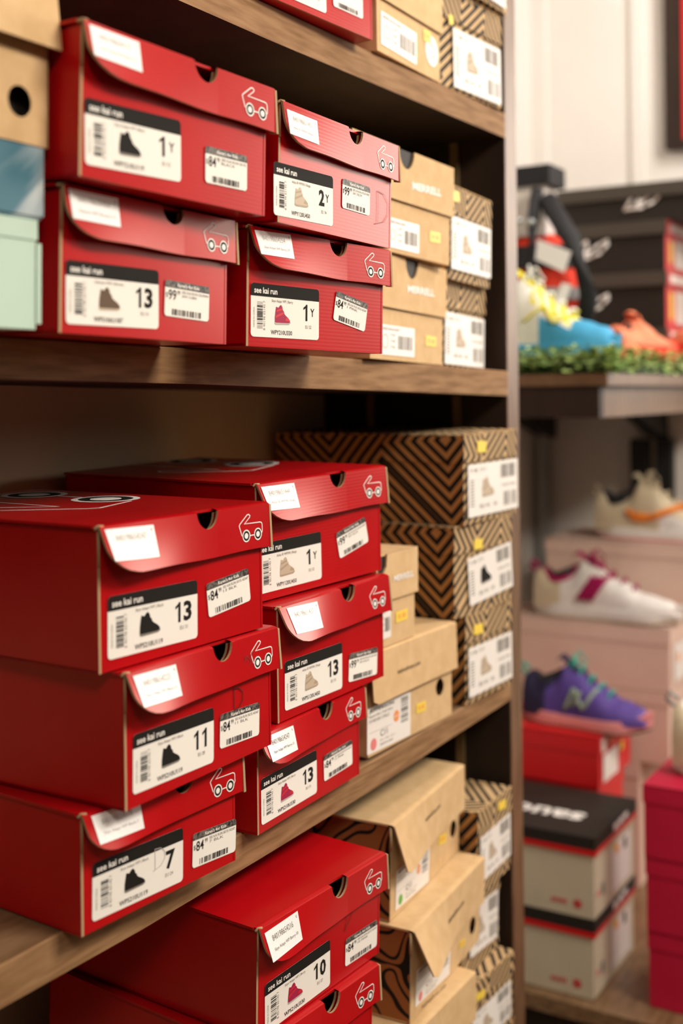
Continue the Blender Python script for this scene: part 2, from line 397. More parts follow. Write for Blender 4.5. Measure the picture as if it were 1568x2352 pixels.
# ---------------------------------------------------------------- shoe boxes: poses and stickers (metres, measured from eye level)
BOX = {
 'R2': (0.6241, 0.6113, 0.0435, -0.79, 0.75, 0.85, 0.2051, 0.107, 0.3),
 'R1': (0.618, 0.5852, 0.1513, -3.21, 1, 0.95, 0.2199, 0.1093, 0.3),
 'R4': (0.8517, 0.6106, 0.0412, -6.53, 0.75, 0.85, 0.214, 0.106, 0.3),
 'R3': (0.8596, 0.5809, 0.1473, -0.09, 0.8, 0.95, 0.213, 0.1059, 0.3),
 'R8': (0.6896, 0.6577, -0.4222, -4.37, -0.15, 0.1, 0.1936, 0.0972, 0.3),
 'R7': (0.706, 0.626, -0.3246, -0.16, -0.35, 0.1, 0.2096, 0.109, 0.3),
 'R6': (0.6864, 0.6337, -0.2153, -2.83, -0.5, 0.1, 0.2147, 0.1145, 0.3),
 'R11': (0.935, 0.6618, -0.4241, 1.47, -0.5, 0.35, 0.2124, 0.0975, 0.3),
 'R10': (0.97, 0.661, -0.3267, -1.19, -1.2, 0.5, 0.216, 0.1156, 0.3),
 'R9': (0.9662, 0.6819, -0.2104, -5.82, -1.7, 0.5, 0.2235, 0.1186, 0.28),
 'M2': (1.1797, 0.6697, 0.039, 3.95, 1.1, 0.8, 0.2199, 0.1241, 0.3),
 'M1': (1.1268, 0.6637, 0.1642, -0.29, 1.1, 0.85, 0.25, 0.1244, 0.3),
 'S2': (1.4162, 0.6938, 0.0349, 4.2, 1, 0.75, 0.16, 0.1123, 0.28),
 'S1': (1.4065, 0.6792, 0.1477, 3.86, 0.9, 0.75, 0.157, 0.1223, 0.29),
 'V1': (1.1885, 0.6839, -0.4214, -1.21, -0.4, 0.35, 0.2185, 0.1203, 0.29),
 'M4': (1.207, 0.6789, -0.3008, -0.01, -0.4, 0.35, 0.096, 0.1098, 0.29),
 'S7': (1.4425, 0.6776, -0.415, -3, -1.1, 0.3, 0.138, 0.1186, 0.29),
 'S6': (1.412, 0.678, -0.2962, -5, -1.1, 0.3, 0.158, 0.1208, 0.29),
 'S5': (1.4209, 0.6669, -0.1746, -2.27, -1.3, 0.3, 0.16, 0.1187, 0.3),
 'K4': (1.1327, 0.6416, -0.8945, 0.14, -0.3, 1.2, 0.238, 0.17, 0.3),
 'K3': (1.2124, 0.6458, -0.7215, 4.37, -0.5, 1.4, 0.238, 0.1104, 0.3),
 'K2': (1.2118, 0.6703, -0.6097, 5.4, -0.6, 1.5, 0.24, 0.115, 0.29),
 'R15': (0.9, 0.66, -0.8943, -0, -0, 0.3, 0.213, 0.1, 0.3),
 'R14': (0.895, 0.655, -0.7937, -0, -0.01, 0.8, 0.213, 0.0945, 0.3),
 'R13': (0.8813, 0.6378, -0.6999, -4.49, 0.19, 1.2, 0.2079, 0.1055, 0.27),
 'R12': (0.8916, 0.6359, -0.5944, -3.08, 0.14, 1.3, 0.2203, 0.1063, 0.3),
 'S10': (1.4457, 0.6795, -0.8943, -2.99, -0.1, 0.2, 0.1344, 0.1035, 0.29),
 'S9': (1.455, 0.6928, -0.7898, 0.11, -0.26, 0.2, 0.125, 0.1127, 0.29),
 'S8': (1.458, 0.6707, -0.6759, 2.29, 0.26, 0.2, 0.126, 0.1156, 0.29),
 'R5': (0.9643, 0.6692, 0.3943, -3.2, -0.55, 0, 0.213, 0.1055, 0.29),
 'M3': (1.2090, 0.6727, 0.397, 2.3, -0.65, 0, 0.1825, 0.126, 0.29),
 'S3': (1.394, 0.6827, 0.3997, -2.65, -0.6, 0, 0.1818, 0.1295, 0.29),
}
MARK = {
 'R1': {'lab':(0.0594,0.0338,0.1000,0.0470,1.8), 'pr':(0.1643,0.0312,0.0524,0.0290,0.8), 'st':(0.0258,0.0956,0.0500,0.0230,0.3), 'fl':(.26,.05)},
 'R2': {'lab':(0.0615,0.0305,0.1014,0.0461,0.9), 'pr':(0.1478,0.0330,0.0567,0.0289,-1.7), 'st':(0.0216,0.0946,0.0518,0.0220,0.7), 'fl':(.23,.05)},
 'R3': {'lab':(0.0465,0.0298,0.0980,0.0462,1.4), 'pr':(0.1382,0.0413,0.0528,0.0280,-0.6), 'st':(0.0130,0.0863,0.0500,0.0220,0.1), 'fl':(.19,.04)},
 'R4': {'lab':(0.0579,0.0327,0.0960,0.0475,0.4), 'pr':(0.1555,0.0393,0.0520,0.0285,-10.4), 'st':(0.0252,0.0956,0.0500,0.0230,2.3), 'fl':(.38,.04)},
 'R6': {'lab':(0.0670,0.0327,0.1057,0.0490,-0.9), 'pr':(0.1619,0.0392,0.0582,0.0296,6.0), 'st':(0.0328,0.1049,0.0543,0.0260,-1.4), 'fl':(.46,.03)},
 'R7': {'lab':(0.0660,0.0326,0.1041,0.0469,-1.3), 'pr':(0.1563,0.0301,0.0590,0.0296,-2.4), 'st':(0.0340,0.1001,0.0523,0.0255,-1.0), 'fl':(.47,.06)},
 'R8': {'lab':(0.0679,0.0294,0.1039,0.0457,-1.3), 'pr':(0.1606,0.0248,0.0575,0.0294,-3.0), 'st':(0.0360,0.0823,0.0527,0.0225,-1.9), 'fl':(.50,.03)},
 'R9': {'lab':(0.0572,0.0328,0.1030,0.0500,-0.0), 'pr':(0.1649,0.0439,0.0549,0.0291,12.2), 'st':(0.0305,0.1052,0.0520,0.0255,-0.5), 'fl':(.48,.06)},
 'R10': {'lab':(0.0703,0.0328,0.1067,0.0490,-1.0), 'pr':(0.1668,0.0233,0.0601,0.0302,-4.2), 'st':(0.0401,0.1034,0.0540,0.0270,-2.2), 'fl':(.50,.08)},
 'R11': {'lab':(0.0632,0.0300,0.1047,0.0448,0.2), 'pr':(0.1605,0.0290,0.0613,0.0273,1.4), 'st':(0.034,0.082,0.052,0.024,-1), 'fl':(.42,.04)},
 'R12': {'lab':(0.0702,0.0258,0.1059,0.0463,1.1), 'pr':(0.1804,0.0243,0.0600,0.0280,-1.3), 'st':(0.0326,0.0927,0.0523,0.0262,2.2), 'fl':(.42,.04)},
 'R13': {'st':(0.033,0.0900,0.0523,0.0250,0), 'lab':(0.066,0.030,0.104,0.046,0), 'fl':(.40,.05)},
 'R14': {'fl':(.2,.05)}, 'R15': {'fl':(.2,.05)},
 'R5': {'st':(0.033,0.0900,0.0523,0.0250,0), 'lab':(0.066,0.030,0.104,0.046,0), 'pr':(0.160,0.033,0.058,0.029,0), 'fl':(.25,.05)},
 'M1': {'lab':(0.1248,0.0224,0.0786,0.0349,0.4), 'ye':(0.2067,0.0308,0.0293,0.0133,1.4), 'tx':(0.1767,0.0851,0.0763,0.0091,2.5)},
 'M2': {'lab':(0.0756,0.0234,0.1022,0.0353,0.2), 'ye':(0.1785,0.0288,0.0342,0.0131,-1.1), 'tx':(0.1379,0.0885,0.0831,0.0087,1.2)},
 'M3': {'lab':(0.0606,0.0276,0.0985,0.0392,-1.6), 'ye':(0.1406,0.0498,0.0216,0.0145,2.5), 'ci':(0.1552,0.0343,0.0460,0.0388,-2.6)},
 'M4': {'ye':(0.060,0.0300,0.030,0.0130,0), 'lab':(0.018,0.028,0.030,0.036,0), 'tx':(0.060,0.078,0.05,0.007,0)},
 'S3': {'lab':(0.1062,0.0422,0.1405,0.0777,0.4), 'ye':(0.0294,0.0887,0.0126,0.0125,5.0)},
 'S1': {'lab':(0.0800,0.0482,0.1480,0.0691,0.3), 'ye':(0.0201,0.1090,0.0203,0.0139,2.5)},
 'S2': {'lab':(0.0790,0.0367,0.1500,0.0689,-0.4)},
 'S5': {'lab':(0.0854,0.0433,0.1522,0.0695,-0.6), 'ye':(0.0493,0.1008,0.0265,0.0154,-2.1)},
 'S6': {'lab':(0.0960,0.0478,0.1214,0.0638,4.1), 'ye':(0.0611,0.0917,0.0233,0.0137,-2.2)},
 'S7': {'lab':(0.0720,0.0418,0.1300,0.0658,-0.2), 'ye':(0.0344,0.0966,0.0270,0.0135,-3.0)},
 'S8': {'lab':(0.0640,0.0500,0.1120,0.0606,0.6), 'ye':(0.0860,0.1010,0.0290,0.0120,-6.0)},
 'S9': {'lab':(0.0700,0.0540,0.0923,0.0666,-4.0)},
 'S10': {'lab':(0.0650,0.0400,0.1154,0.0515,1.4), 'ye':(0.0292,0.0842,0.0253,0.0105,-6.6)},
 'V1': {'lab':(0.0524,0.0292,0.1024,0.0531,-1.2), 'ye':(0.1310,0.0289,0.0242,0.0122,-2.8), 'ho':(0.1822,0.0426,0.0212,0.0232,0), 'tx':(0.0892,0.0882,0.0573,0.0056,3.6), 'fl':(.08,.03)},
 'K2': {'lab':(0.0737,0.0269,0.1076,0.0463,-3.4), 'ye':(0.1738,0.0372,0.0268,0.0120,-8.2), 'ho':(0.2140,0.0366,0.0225,0.0238,0), 'tx':(0.1203,0.0908,0.0564,0.0057,0.4), 'fl':(.34,.02)},
 'K3': {'lab':(0.0739,0.0285,0.1097,0.0418,-5.0), 'ye':(0.1707,0.0225,0.0201,0.0084,-8.4), 'ho':(0.2090,0.0295,0.0225,0.0224,0), 'tx':(0.1296,0.0818,0.0618,0.0069,-2.3), 'fl':(.50,.0)},
 'K4': {'ye':(0.1524,0.1400,0.0238,0.0114,-4.0), 'ho':(0.2010,0.1416,0.0212,0.0235,0), 'tx':(0.12,0.192,0.06,0.006,0), 'fl':(.2,.0)},
}
# let every box rest on the board or on the box below it: lift it until nothing sinks in
SHELF = {'A': ([.85, 1.0, 1.3, 1.6], [.3925, .3945, .398, .402], 0), 'B': ([.63, .87, 1.06, 1.25, 1.6], [.0465, .0435, .0415, .0385, .0310], .0140),
         'C': ([.63, .79, .97, 1.2, 1.6], [-.4228, -.4225, -.4220, -.4215, -.4125], .0050), 'D': ([.8, 1.6], [-.8955, -.8955], 0)}
def shelf_z(k, x, y):
    X, Zs, ln = SHELF[k]
    if x <= X[0]: z = Zs[0]
    elif x >= X[-1]: z = Zs[-1]
    else:
        i = max(j for j in range(len(X) - 1) if X[j] <= x); z = Zs[i] + (Zs[i + 1] - Zs[i]) * (x - X[i]) / (X[i + 1] - X[i])
    return z + ln * (max(y, .68) - .68)
def bmat(q): return Matrix.Rotation(R(q[3]), 3, 'Z') @ Matrix.Rotation(R(q[4]), 3, 'Y') @ Matrix.Rotation(R(q[5]), 3, 'X')
def corners(q, h):
    m_, o = bmat(q), Vector(q[:3])
    return [o + m_ @ Vector((a * q[6], c_ * q[8], h)) for a in (0, .5, 1) for c_ in (0, .03, .06, .09, .12, .15, .2, .3, .5, .75, 1)]
def plane_z(q, h, x, y):
    m_ = bmat(q); o = Vector(q[:3]) + m_ @ Vector((0, 0, h)); n = m_ @ Vector((0, 0, 1))
    return o.z - ((x - o.x) * n.x + (y - o.y) * n.y) / n.z
def settle(k, *names):
    low = None
    for n in names:
        q = list(BOX[n]); q[7] -= .0017; need = []
        for c_ in corners(q, 0):
            if low is None:
                if c_.y >= .675: need.append(shelf_z(k, c_.x, c_.y) - c_.z)
            else: need.append(plane_z(low, low[7] + .0020, c_.x, c_.y) - c_.z)
        if low is not None:
            lx = [c_ for c_ in corners(low, low[7] + .0020)]
            x0, x1 = min(c_.x for c_ in lx), max(c_.x for c_ in lx); y0 = min(c_.y for c_ in lx)
            need = [d for d, c_ in zip(need, corners(q, 0)) if x0 <= c_.x <= x1 and c_.y >= y0 - .004]
            need += [c_.z - plane_z(q, 0, c_.x, c_.y) for c_ in lx if min(a.x for a in corners(q, 0)) <= c_.x <= max(a.x for a in corners(q, 0)) and c_.y >= q[1]]
        q[2] += max(need) + .0007
        BOX[n] = tuple(q); low = q
for st in (('B', 'R2', 'R1'), ('B', 'R4', 'R3'), ('C', 'R8', 'R7', 'R6'), ('C', 'R11', 'R10', 'R9'), ('B', 'M2', 'M1'), ('B', 'S2', 'S1'), ('C', 'V1', 'M4'),
           ('C', 'S7', 'S6', 'S5'), ('D', 'K4', 'K3', 'K2'), ('D', 'R15', 'R14', 'R13', 'R12'), ('D', 'S10', 'S9', 'S8'), ('A', 'R5'), ('A', 'M3'), ('A', 'S3')):
    settle(*st)
def pose(n):
    x, y, z, ya, ro, ti = BOX[n][:6]
    return (x, y, z + Z0), (Matrix.Rotation(R(ya), 3, 'Z') @ Matrix.Rotation(R(ro), 3, 'Y') @ Matrix.Rotation(R(ti), 3, 'X')).to_euler()

def mark_T(q, base_y=0.0, tilt=0.0):
    cx, cz, w_, h_, rot = q
    return Matrix.Translation((cx, base_y, cz)) @ Matrix.Rotation(-R(rot), 4, 'Y')

# wagon outline used on the lids: coordinates 0..1 wide, 0..1 high
def wagon(place, sc, lw):
    """place(mb-call) draws in a plane; returns list of primitives"""
    out = [(.12, .27), (.02, .64), (.05, .70), (.36, 1.0), (.43, 1.01), (.48, .96), (.46, .90), (.24, .69), (.90, .67), (.96, .64), (.985, .58), (.985, .34), (.95, .27)]
    place.stroke([(u * sc[0], v * sc[1]) for u, v in out], lw, 0, place.mcol)
    place.stroke([(.42 * sc[0], .24 * sc[1]), (.66 * sc[0], .24 * sc[1])], lw, 0, place.mcol)
    for cu in (.30, .79):
        cx, cz = cu * sc[0], .25 * sc[1]; r = .155 * sc[0]
        place.ring(cx, cz, r * .82, r * 1.05, -0.0001, place.mcol)
        place.ring(cx, cz, r * .48, r * .84, -0.00012, 'black')
        place.ring(cx, cz, 0, r * .50, -0.00012, place.mcol)

def flap_fn(W, H, fh, fL, fR, t=0.0):
    """front flap hanging from the fold at (0..W, y=0, z=H): maps (u metres, v metres down, offset outwards)"""
    def f(u, v, off=0.0):
        s_ = max(0.0, min(1.0, u / W))
        a = fR + (fL - fR) * (1 - s_ ** 1.25 * (3 - 2 * s_) / 1.0 if s_ < 1 else 0)
        a = max(a, fR)
        y = -0.0035 - v * math.sin(a) - off * math.cos(a)
        z = H - v * math.cos(a) + off * math.sin(a) * 0.6
        return (u, y, z)
    return f

BOOT = [(.10, .90), (.24, .84), (.34, .97), (.42, 1.0), (.50, .88), (.53, .74), (.60, .66), (.62, .56), (.72, .46), (.86, .36), (.97, .24), (1.0, .12), (.95, .07), (.06, .03), (.02, .10), (.03, .40)]
def boot(mb, x0, x1, z0, z1, y, kind):
    col = {'black': 'black', 'brown': 'brownp', 'beige': 'beige', 'berry': 'berry'}[kind]
    mb.poly([(x0 + a * (x1 - x0), z0 + b_ * (z1 - z0)) for a, b_ in BOOT], y, col)
    sole = [(.03, .11), (.02, .02), (.10, -.03), (.90, .00), (1.0, .07), (1.01, .13), (.85, .08), (.1, .07)]
    mb.poly([(x0 + a * (x1 - x0), z0 + b_ * (z1 - z0)) for a, b_ in sole], y - .0001, {'black': 'grey', 'brown': 'beige', 'beige': 'beige2', 'berry': 'lightgrey'}[kind])
    if kind in ('beige', 'berry'):
        c2 = 'beige2' if kind == 'beige' else 'redp'
        for q in ([(.10, .62), (.50, .74), (.50, .84), (.12, .72)], [(.06, .30), (.58, .54), (.52, .64), (.06, .42)], [(.66, .20), (.97, .16), (.94, .26), (.76, .38)]):
            mb.poly([(x0 + a * (x1 - x0), z0 + b_ * (z1 - z0)) for a, b_ in q], y - .0001, c2)

def digits(mb, txt, x0, x1, z0, z1, y, m):
    n = len(txt); w_ = (x1 - x0) / n
    for i, ch in enumerate(txt):
        a, b_ = x0 + i * w_ + w_ * .06, x0 + (i + 1) * w_ - w_ * .06
        if ch == '1':
            d = b_ - a; h_ = z1 - z0
            mb.poly([(a + d * .46, z0), (a + d * .74, z0), (a + d * .74, z1), (a + d * .54, z1), (a + d * .46, z1 - h_ * .07), (a + d * .12, z1 - h_ * .20), (a + d * .12, z1 - h_ * .34), (a + d * .46, z1 - h_ * .22)], y, m)
        else: text(mb, ch, a, b_, z0, z1, y, m, 0.035)
def size_label(parent, q, size, name, code, kind, eu, seed):
    mb = MB(); w_, h_ = q[2], q[3]; mb.T = mark_T(q)
    X = lambda u: (u - .5) * w_
    Z = lambda v: (v - .5) * h_
    y0 = -.0006
    mb.rrect(X(0), X(1), Z(0), Z(1), .0035, y0, 'white')
    r = .0035
    pts = [(X(0), Z(.76)), (X(1), Z(.76))]
    for cx, a0 in ((X(1) - r, 0), (X(0) + r, 90)):
        for k in range(5):
            a = R(a0 + k * 22.5); pts.append((cx + r * math.cos(a), Z(1) - r + r * math.sin(a)))
    mb.poly(pts, y0 - .0001, 'black')
    text(mb, 'see kai run', X(.045), X(.37), Z(.815), Z(.93), y0 - .0002, 'ink_white', 0.018)
    if name: text(mb, name, X(.29), X(.60), Z(.655), Z(.725), y0 - .0002, 'grey')
    barcode(mb, X(.085), X(.165), Z(.16), Z(.66), y0 - .0002, 'black', 36, True, seed)
    text(mb, '8 40198 65145 7', X(.172), X(.20), Z(.13), Z(.68), y0 - .0002, 'grey', rot=True)
    text(mb, 'MADE IN CHINA', X(.032), X(.052), Z(.18), Z(.55), y0 - .0002, 'grey', rot=True)
    boot(mb, X(.33), X(.56), Z(.26), Z(.63), y0 - .0002, kind)
    text(mb, code, X(.28), X(.59), Z(.06), Z(.145), y0 - .0002, 'black', 0.008)
    if size.endswith('Y'):
        digits(mb, size[:-1], X(.74), X(.85), Z(.36), Z(.68), y0 - .0002, 'black')
        text(mb, 'Y', X(.865), X(.925), Z(.45), Z(.61), y0 - .0002, 'black', 0.01)
    elif len(size) == 1: digits(mb, size, X(.79), X(.91), Z(.34), Z(.68), y0 - .0002, 'black')
    else: digits(mb, size, X(.72), X(.935), Z(.34), Z(.68), y0 - .0002, 'black')
    text(mb, eu, X(.79), X(.88), Z(.21), Z(.275), y0 - .0002, 'grey')
    return mb.build('size_label', parent)

def price_sticker(parent, q, price, lines, seed):
    mb = MB(); w_, h_ = q[2], q[3]; mb.T = mark_T(q)
    X = lambda u: (u - .5) * w_
    Z = lambda v: (v - .5) * h_
    y0 = -.0008
    mb.rrect(X(0), X(1), Z(0), Z(1), .003, y0, 'white')
    r = .003; pts = [(X(0), Z(.80)), (X(1), Z(.80))]
    for cx, a0 in ((X(1) - r, 0), (X(0) + r, 90)):
        for k in range(5):
            a = R(a0 + k * 22.5); pts.append((cx + r * math.cos(a), Z(1) - r + r * math.sin(a)))
    mb.poly(pts, y0 - .0001, 'strap_band')
    text(mb, "Karen's 4or Kids", X(.27), X(.76), Z(.85), Z(.95), y0 - .0002, 'ink_white', 0.02)
    text(mb, '$', X(.02), X(.06), Z(.50), Z(.66), y0 - .0002, 'black')
    text(mb, price, X(.075), X(.245), Z(.46), Z(.75), y0 - .0002, 'black', 0.01)
    text(mb, '99', X(.265), X(.33), Z(.62), Z(.75), y0 - .0002, 'black')
    text(mb, lines[0], X(.37), X(.97), Z(.68), Z(.76), y0 - .0002, 'grey')
    text(mb, lines[1], X(.37), X(.70), Z(.57), Z(.65), y0 - .0002, 'grey')
    barcode(mb, X(.16), X(.82), Z(.05), Z(.22), y0 - .0002, 'black', 40, False, seed)
    return mb.build('price_sticker', parent)

def flap_mesh(W, H, fh, fn, cols, top_of, bot_of, mat_out, th=0.0022, rows=7):
    """grid flap with thickness and raw edges"""
    mb = MB(); n = len(cols)
    def ring_(off):
        return [[fn(u, top_of(u) + (bot_of(u) - top_of(u)) * j / rows, off) for j in range(rows + 1)] for u in cols]
    A, B = ring_(th), ring_(0)
    def strip(P, m, flip):
        vs = [p for c in P for p in c]; k = rows + 1
        fs = [(i * k + j, i * k + j + 1, (i + 1) * k + j + 1, (i + 1) * k + j) for i in range(n - 1) for j in range(rows)]
        if flip: fs = [f[::-1] for f in fs]
        mb.add(vs, fs, m, smooth=True)
    strip(A, mat_out, False); strip(B, 'inner', True)
    for i in range(n - 1):      # lower edge and notch edge
        mb.add([A[i][-1], A[i + 1][-1], B[i + 1][-1], B[i][-1]], [(0, 3, 2, 1)], 'board')
        mb.add([A[i][0], A[i + 1][0], B[i + 1][0], B[i][0]], [(0, 1, 2, 3)], 'board' if top_of(cols[i]) > 1e-5 or top_of(cols[i + 1]) > 1e-5 else mat_out)
    for i in (0, n - 1):
        for j in range(rows):
            mb.add([A[i][j], A[i][j + 1], B[i][j + 1], B[i][j]], [(0, 1, 2, 3) if i else (3, 2, 1, 0)], 'board')
    return mb

def red_box(n, label, size=None, price=None, name='', code='', kind='black', eu='EU 31', lines=('SEE KAI RUN', 'SAW'), num='840198651451', desc='', rib=False, extra=None, full=True):
    loc, rot = pose(n); W, H, L = BOX[n][6:9]; K = MARK[n]
    t = empty('shoe_box', loc, rot, label, 'shoe box', "red children's shoe boxes on the shelving unit")
    red = 'red_rib' if rib else 'red'
    uc, rn = .60 * W, .064 * W
    # ---- body: bottom, side walls with raw front edges, front wall with finger notch, back wall
    b = MB(); e = .0025; ins = .0045; hb = H - .002
    b.box(ins, W - ins, .002, L - .002, 0, e, red)
    for x0 in (ins, W - ins - e):
        b.box(x0, x0 + e, 0, L, 0, hb, red)
        b.add([(x0, -.0003, 0), (x0 + e, -.0003, 0), (x0 + e, -.0003, hb), (x0, -.0003, hb)], [(0, 1, 2, 3)], 'board' if x0 == ins else red)
    b.box(ins, W - ins, L - e, L, 0, hb, red)
    pts = [(ins + e, 0), (W - ins - e, 0), (W - ins - e, hb)]
    for k in range(13):
        a = math.pi * k / 12; pts.append((uc + rn * 1.1 * math.cos(a), hb - rn * 1.15 * math.sin(a)))
    pts.append((ins + e, hb))
    b.prism(pts, .0, .0022, red, 'board')
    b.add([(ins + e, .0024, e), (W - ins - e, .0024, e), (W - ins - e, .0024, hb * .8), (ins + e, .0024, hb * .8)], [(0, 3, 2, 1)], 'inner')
    # inner tuck panel glimpsed through the notch
    b.add([(uc - rn * .2, .006, hb * .5), (uc + rn * .5, .030, hb * .5), (uc + rn * .6, .028, hb - .002), (uc - rn * .1, .006, hb - .002)], [(0, 1, 2, 3)], 'board')
    b.build('body', t)
    # ---- lid: top panel plus flap, printed wagon
    fh = .345 * H
    fL, fR = K['fl']
    fn = flap_fn(W, H, fh, fL, fR)
    u0, ucv = .012 * W, .17 * W
    cols = [u0, u0 + .0006, u0 + .0025, u0 + .006, u0 + .011, u0 + .018, .14 * W, ucv] + [ucv + (W - ucv) * k / 26 for k in range(1, 27)]
    for k in range(-6, 7): cols.append(uc + rn * math.sin(math.pi * k / 12))
    cols = sorted(set(round(c_, 5) for c_ in cols)); cols = [min(c_, W) for c_ in cols]
    top_of = lambda u: math.sqrt(max(0, rn * rn - (u - uc) ** 2)) * 1.05 if abs(u - uc) < rn else 0.0
    def bot_of(u):
        if u < ucv:
            q = (ucv - u) / (ucv - u0)
            return fh * (.42 + .58 * math.sqrt(max(0, 1 - q ** 2.2)))
        return fh * (1.0 + .012 * math.sin(u * 60))
    mb = flap_mesh(W, H, fh, fn, cols, top_of, bot_of, red)
    # rounded fold between the flap and the top, then the top panel
    def fold(s0, s1):
        mb.add([(s0, .0015, H + .0016), (s1, .0015, H + .0016), (s1, -.0035, H + .0011), (s0, -.0035, H + .0011), (s1, -.0056, H - .0002), (s0, -.0056, H - .0002)],
               [(0, 3, 2, 1)[::1], (3, 5, 4, 2)], red, smooth=True)
    fold(u0, uc - rn); fold(uc + rn, W)
    mb.box(0.001, W, .0015, L - .001, H - .0008, H + .0016, red)
    # raw edge strip of the tucked side panel at the right end of the flap
    a_, b_ = fn(W, .001, .0024), fn(W, fh * 1.03, .0030)
    mb.add([(W, -.0005, H), (W + .0026, -.0005, H), a_, (a_[0] + .0026, a_[1], a_[2]), b_, (b_[0] + .0028, b_[1], b_[2]), (W, -.0005, H - fh), (W + .0028, -.0005, H - fh)],
           [(2, 3, 5, 4), (3, 1, 7, 5), (2, 4, 6, 0), (4, 5, 7, 6), (0, 1, 3, 2)], 'board')
    # curled raw corner at the left end of the fold
    mb.tube([(.001, -.0010, H - .001), (.004, -.0020, H + .0008), (.0075, -.004, H + .0004)], .0014, 'board', 6)
    mb.tube([(ins + .001, -.0008, H - .001), (ins + .001, -.0008, H - .030)], .0010, 'board', 6)
    class Pl:      # draws onto the flap surface
        mcol = 'ink_white'
        def __init__(s, ox, oz, f): s.ox, s.oz, s.f = ox, oz, f
        def quad(s, pts, dy, m): mb.add([s.f(s.ox + p[0], s.oz - p[1], .0024 + .00012 - dy) for p in pts], [tuple(range(len(pts)))], m)
        def stroke(s, pts, w_, y, m, closed=False):
            tmp = MB(); tmp.stroke(pts, w_, 0, m, closed)
            for f in tmp.f: s.quad([(tmp.v[i][0], tmp.v[i][2]) for i in f], y, m)
        def ring(s, cx, cz, r0, r1, y, m):
            tmp = MB(); tmp.ring(cx, cz, r0, r1, 0, m)
            for f in tmp.f: s.quad([(tmp.v[i][0], tmp.v[i][2]) for i in f], y, m)
    lw = .034 if n != 'R8' else .034
    wagon(Pl(W - .028 - lw / 2, fh * .5 + .0125, fn), (lw, .0245), .00095)
    def ftop(u, v, off): return (u, v, H + .0016 + off - .0023)
    class Top(Pl):
        def quad(s, pts, dy, m): mb.add([(.206 * W / .215 - p[1], .09 + p[0], H + .0018 - dy) for p in pts], [tuple(range(len(pts)))], m)
    if full: 
        tp = Top(0, 0, None); tp.mcol = 'ink_white'; wagon(tp, (.20, .163), .0034)
    if extra: extra(mb, fn, W, H, fh)
    mb.build('lid', t)
    # ---- stickers
    if 'st' in K:
        cx, cz, sw, sh, rt = K['st']
        mb = MB(); v0 = max((H - cz) - sh / 2, .003) / 1.0
        u0s = max(cx - sw / 2, .006)
        nx, nz = 6, 3; T_ = math.tan(R(rt))
        g = lambda a, b2, o: fn(u0s + a * sw, v0 + b2 * sh - (a - .5) * sw * T_, .0024 + o)
        vs = [g(i / nx, j / nz, .0004) for i in range(nx + 1) for j in range(nz + 1)]
        mb.add(vs, [(i * (nz + 1) + j, i * (nz + 1) + j + 1, (i + 1) * (nz + 1) + j + 1, (i + 1) * (nz + 1) + j) for i in range(nx) for j in range(nz)], 'sticker')
        def onst(txt, a0, a1, b0, b1, m):
            vs_, fs_, xa, xb, ya, yb = text_geo(txt)
            mb.add([g(a0 + (p[0] - xa) / (xb - xa) * (a1 - a0), b1 - (p[1] - ya) / (yb - ya) * (b1 - b0), .0006) for p in vs_], fs_, m)
        ink = 'grey' if n in ('R12', 'R11') else 'lightgrey'
        onst(num, .16, .80, .20, .40, ink)
        if desc: onst(desc, .14, .90, .62, .76, ink)
        onst('c', .92, .95, .10, .18, 'black')
        mb.build('barcode_sticker', t)
    if size: size_label(t, K['lab'], size, name, code, kind, eu, len(code) * 7 + ord(n[1]))
    if price: price_sticker(t, K['pr'], price, lines, ord(n[-1]))
    return t

def scribble(pts, m, sc, uv):
    def f(mb, fn, W, H, fh):
        for st in pts:
            P = [(uv[0] + a * sc, uv[1] + b_ * sc) for a, b_ in st]
            tmp = MB(); tmp.stroke(P, .0007, 0, m)
            for q in tmp.f: mb.add([fn(tmp.v[i][0], tmp.v[i][2], .0027) for i in q], [tuple(range(len(q)))], m)
    return f
def body_stroke(box, strokes, m, sc, o, wd=.0008):
    mb = MB()
    for st in strokes: mb.stroke([(o[0] + a * sc, o[1] + b_ * sc) for a, b_ in st], wd, -.0009, m)
    mb.build('pen_mark', box)
DMARK = [[(.1, 0), (.12, .5), (.1, 1)], [(.1, 1), (.5, .95), (.8, .7), (.78, .35), (.5, .08), (-.05, -.05)]]

bx = red_box
bx('R2', 'red shoe box labelled 13 with brown boot, under the tilted dark-boot box', '13', '99', 'Gilman WP | Brown', 'WPS106U187', 'brown', lines=('SEE KAI RUN GILMAN', 'SAW 13 BRN'), num='840198650454', desc='Gilman WP Brown-13')
bx('R1', 'large red shoe box labelled 1Y with dark boot, tilted, on top at upper left', '1Y', '84', 'Skye Adapt WP | Black', 'WPY210U119', 'black', 'EU 32', ('SEE KAI RUN SKYE', 'BLACK'), '840198654117', 'Skye Adapt WP Black-1Y', rib=True)
bx('R4', 'red shoe box labelled 1Y with berry-red boot and crooked price sticker, on upper shelf', '1Y', '84', 'Skye Adapt WP | Berry', 'WPY210U330', 'berry', 'EU 32', ('SEE KAI RUN SKYE ADAP', '1 PINK'), '840198654254', 'Skye Adapt WP Berry-1Y', rib=True)
r3 = bx('R3', 'red shoe box labelled size 2Y with beige boot picture, upper shelf beside the kraft boxes', '2Y', '99', 'Atlas III WP/IN | Beige', 'WPY120U450', 'beige', 'EU 34', ('SEE KAI RUN ATLAS AND', 'SAW 2 YELLOW'), '840198651451', 'Atlas III WP/IN Beige-2Y', rib=True)
body_stroke(r3, DMARK, 'pencil', .032, (.177, .022), .0007)
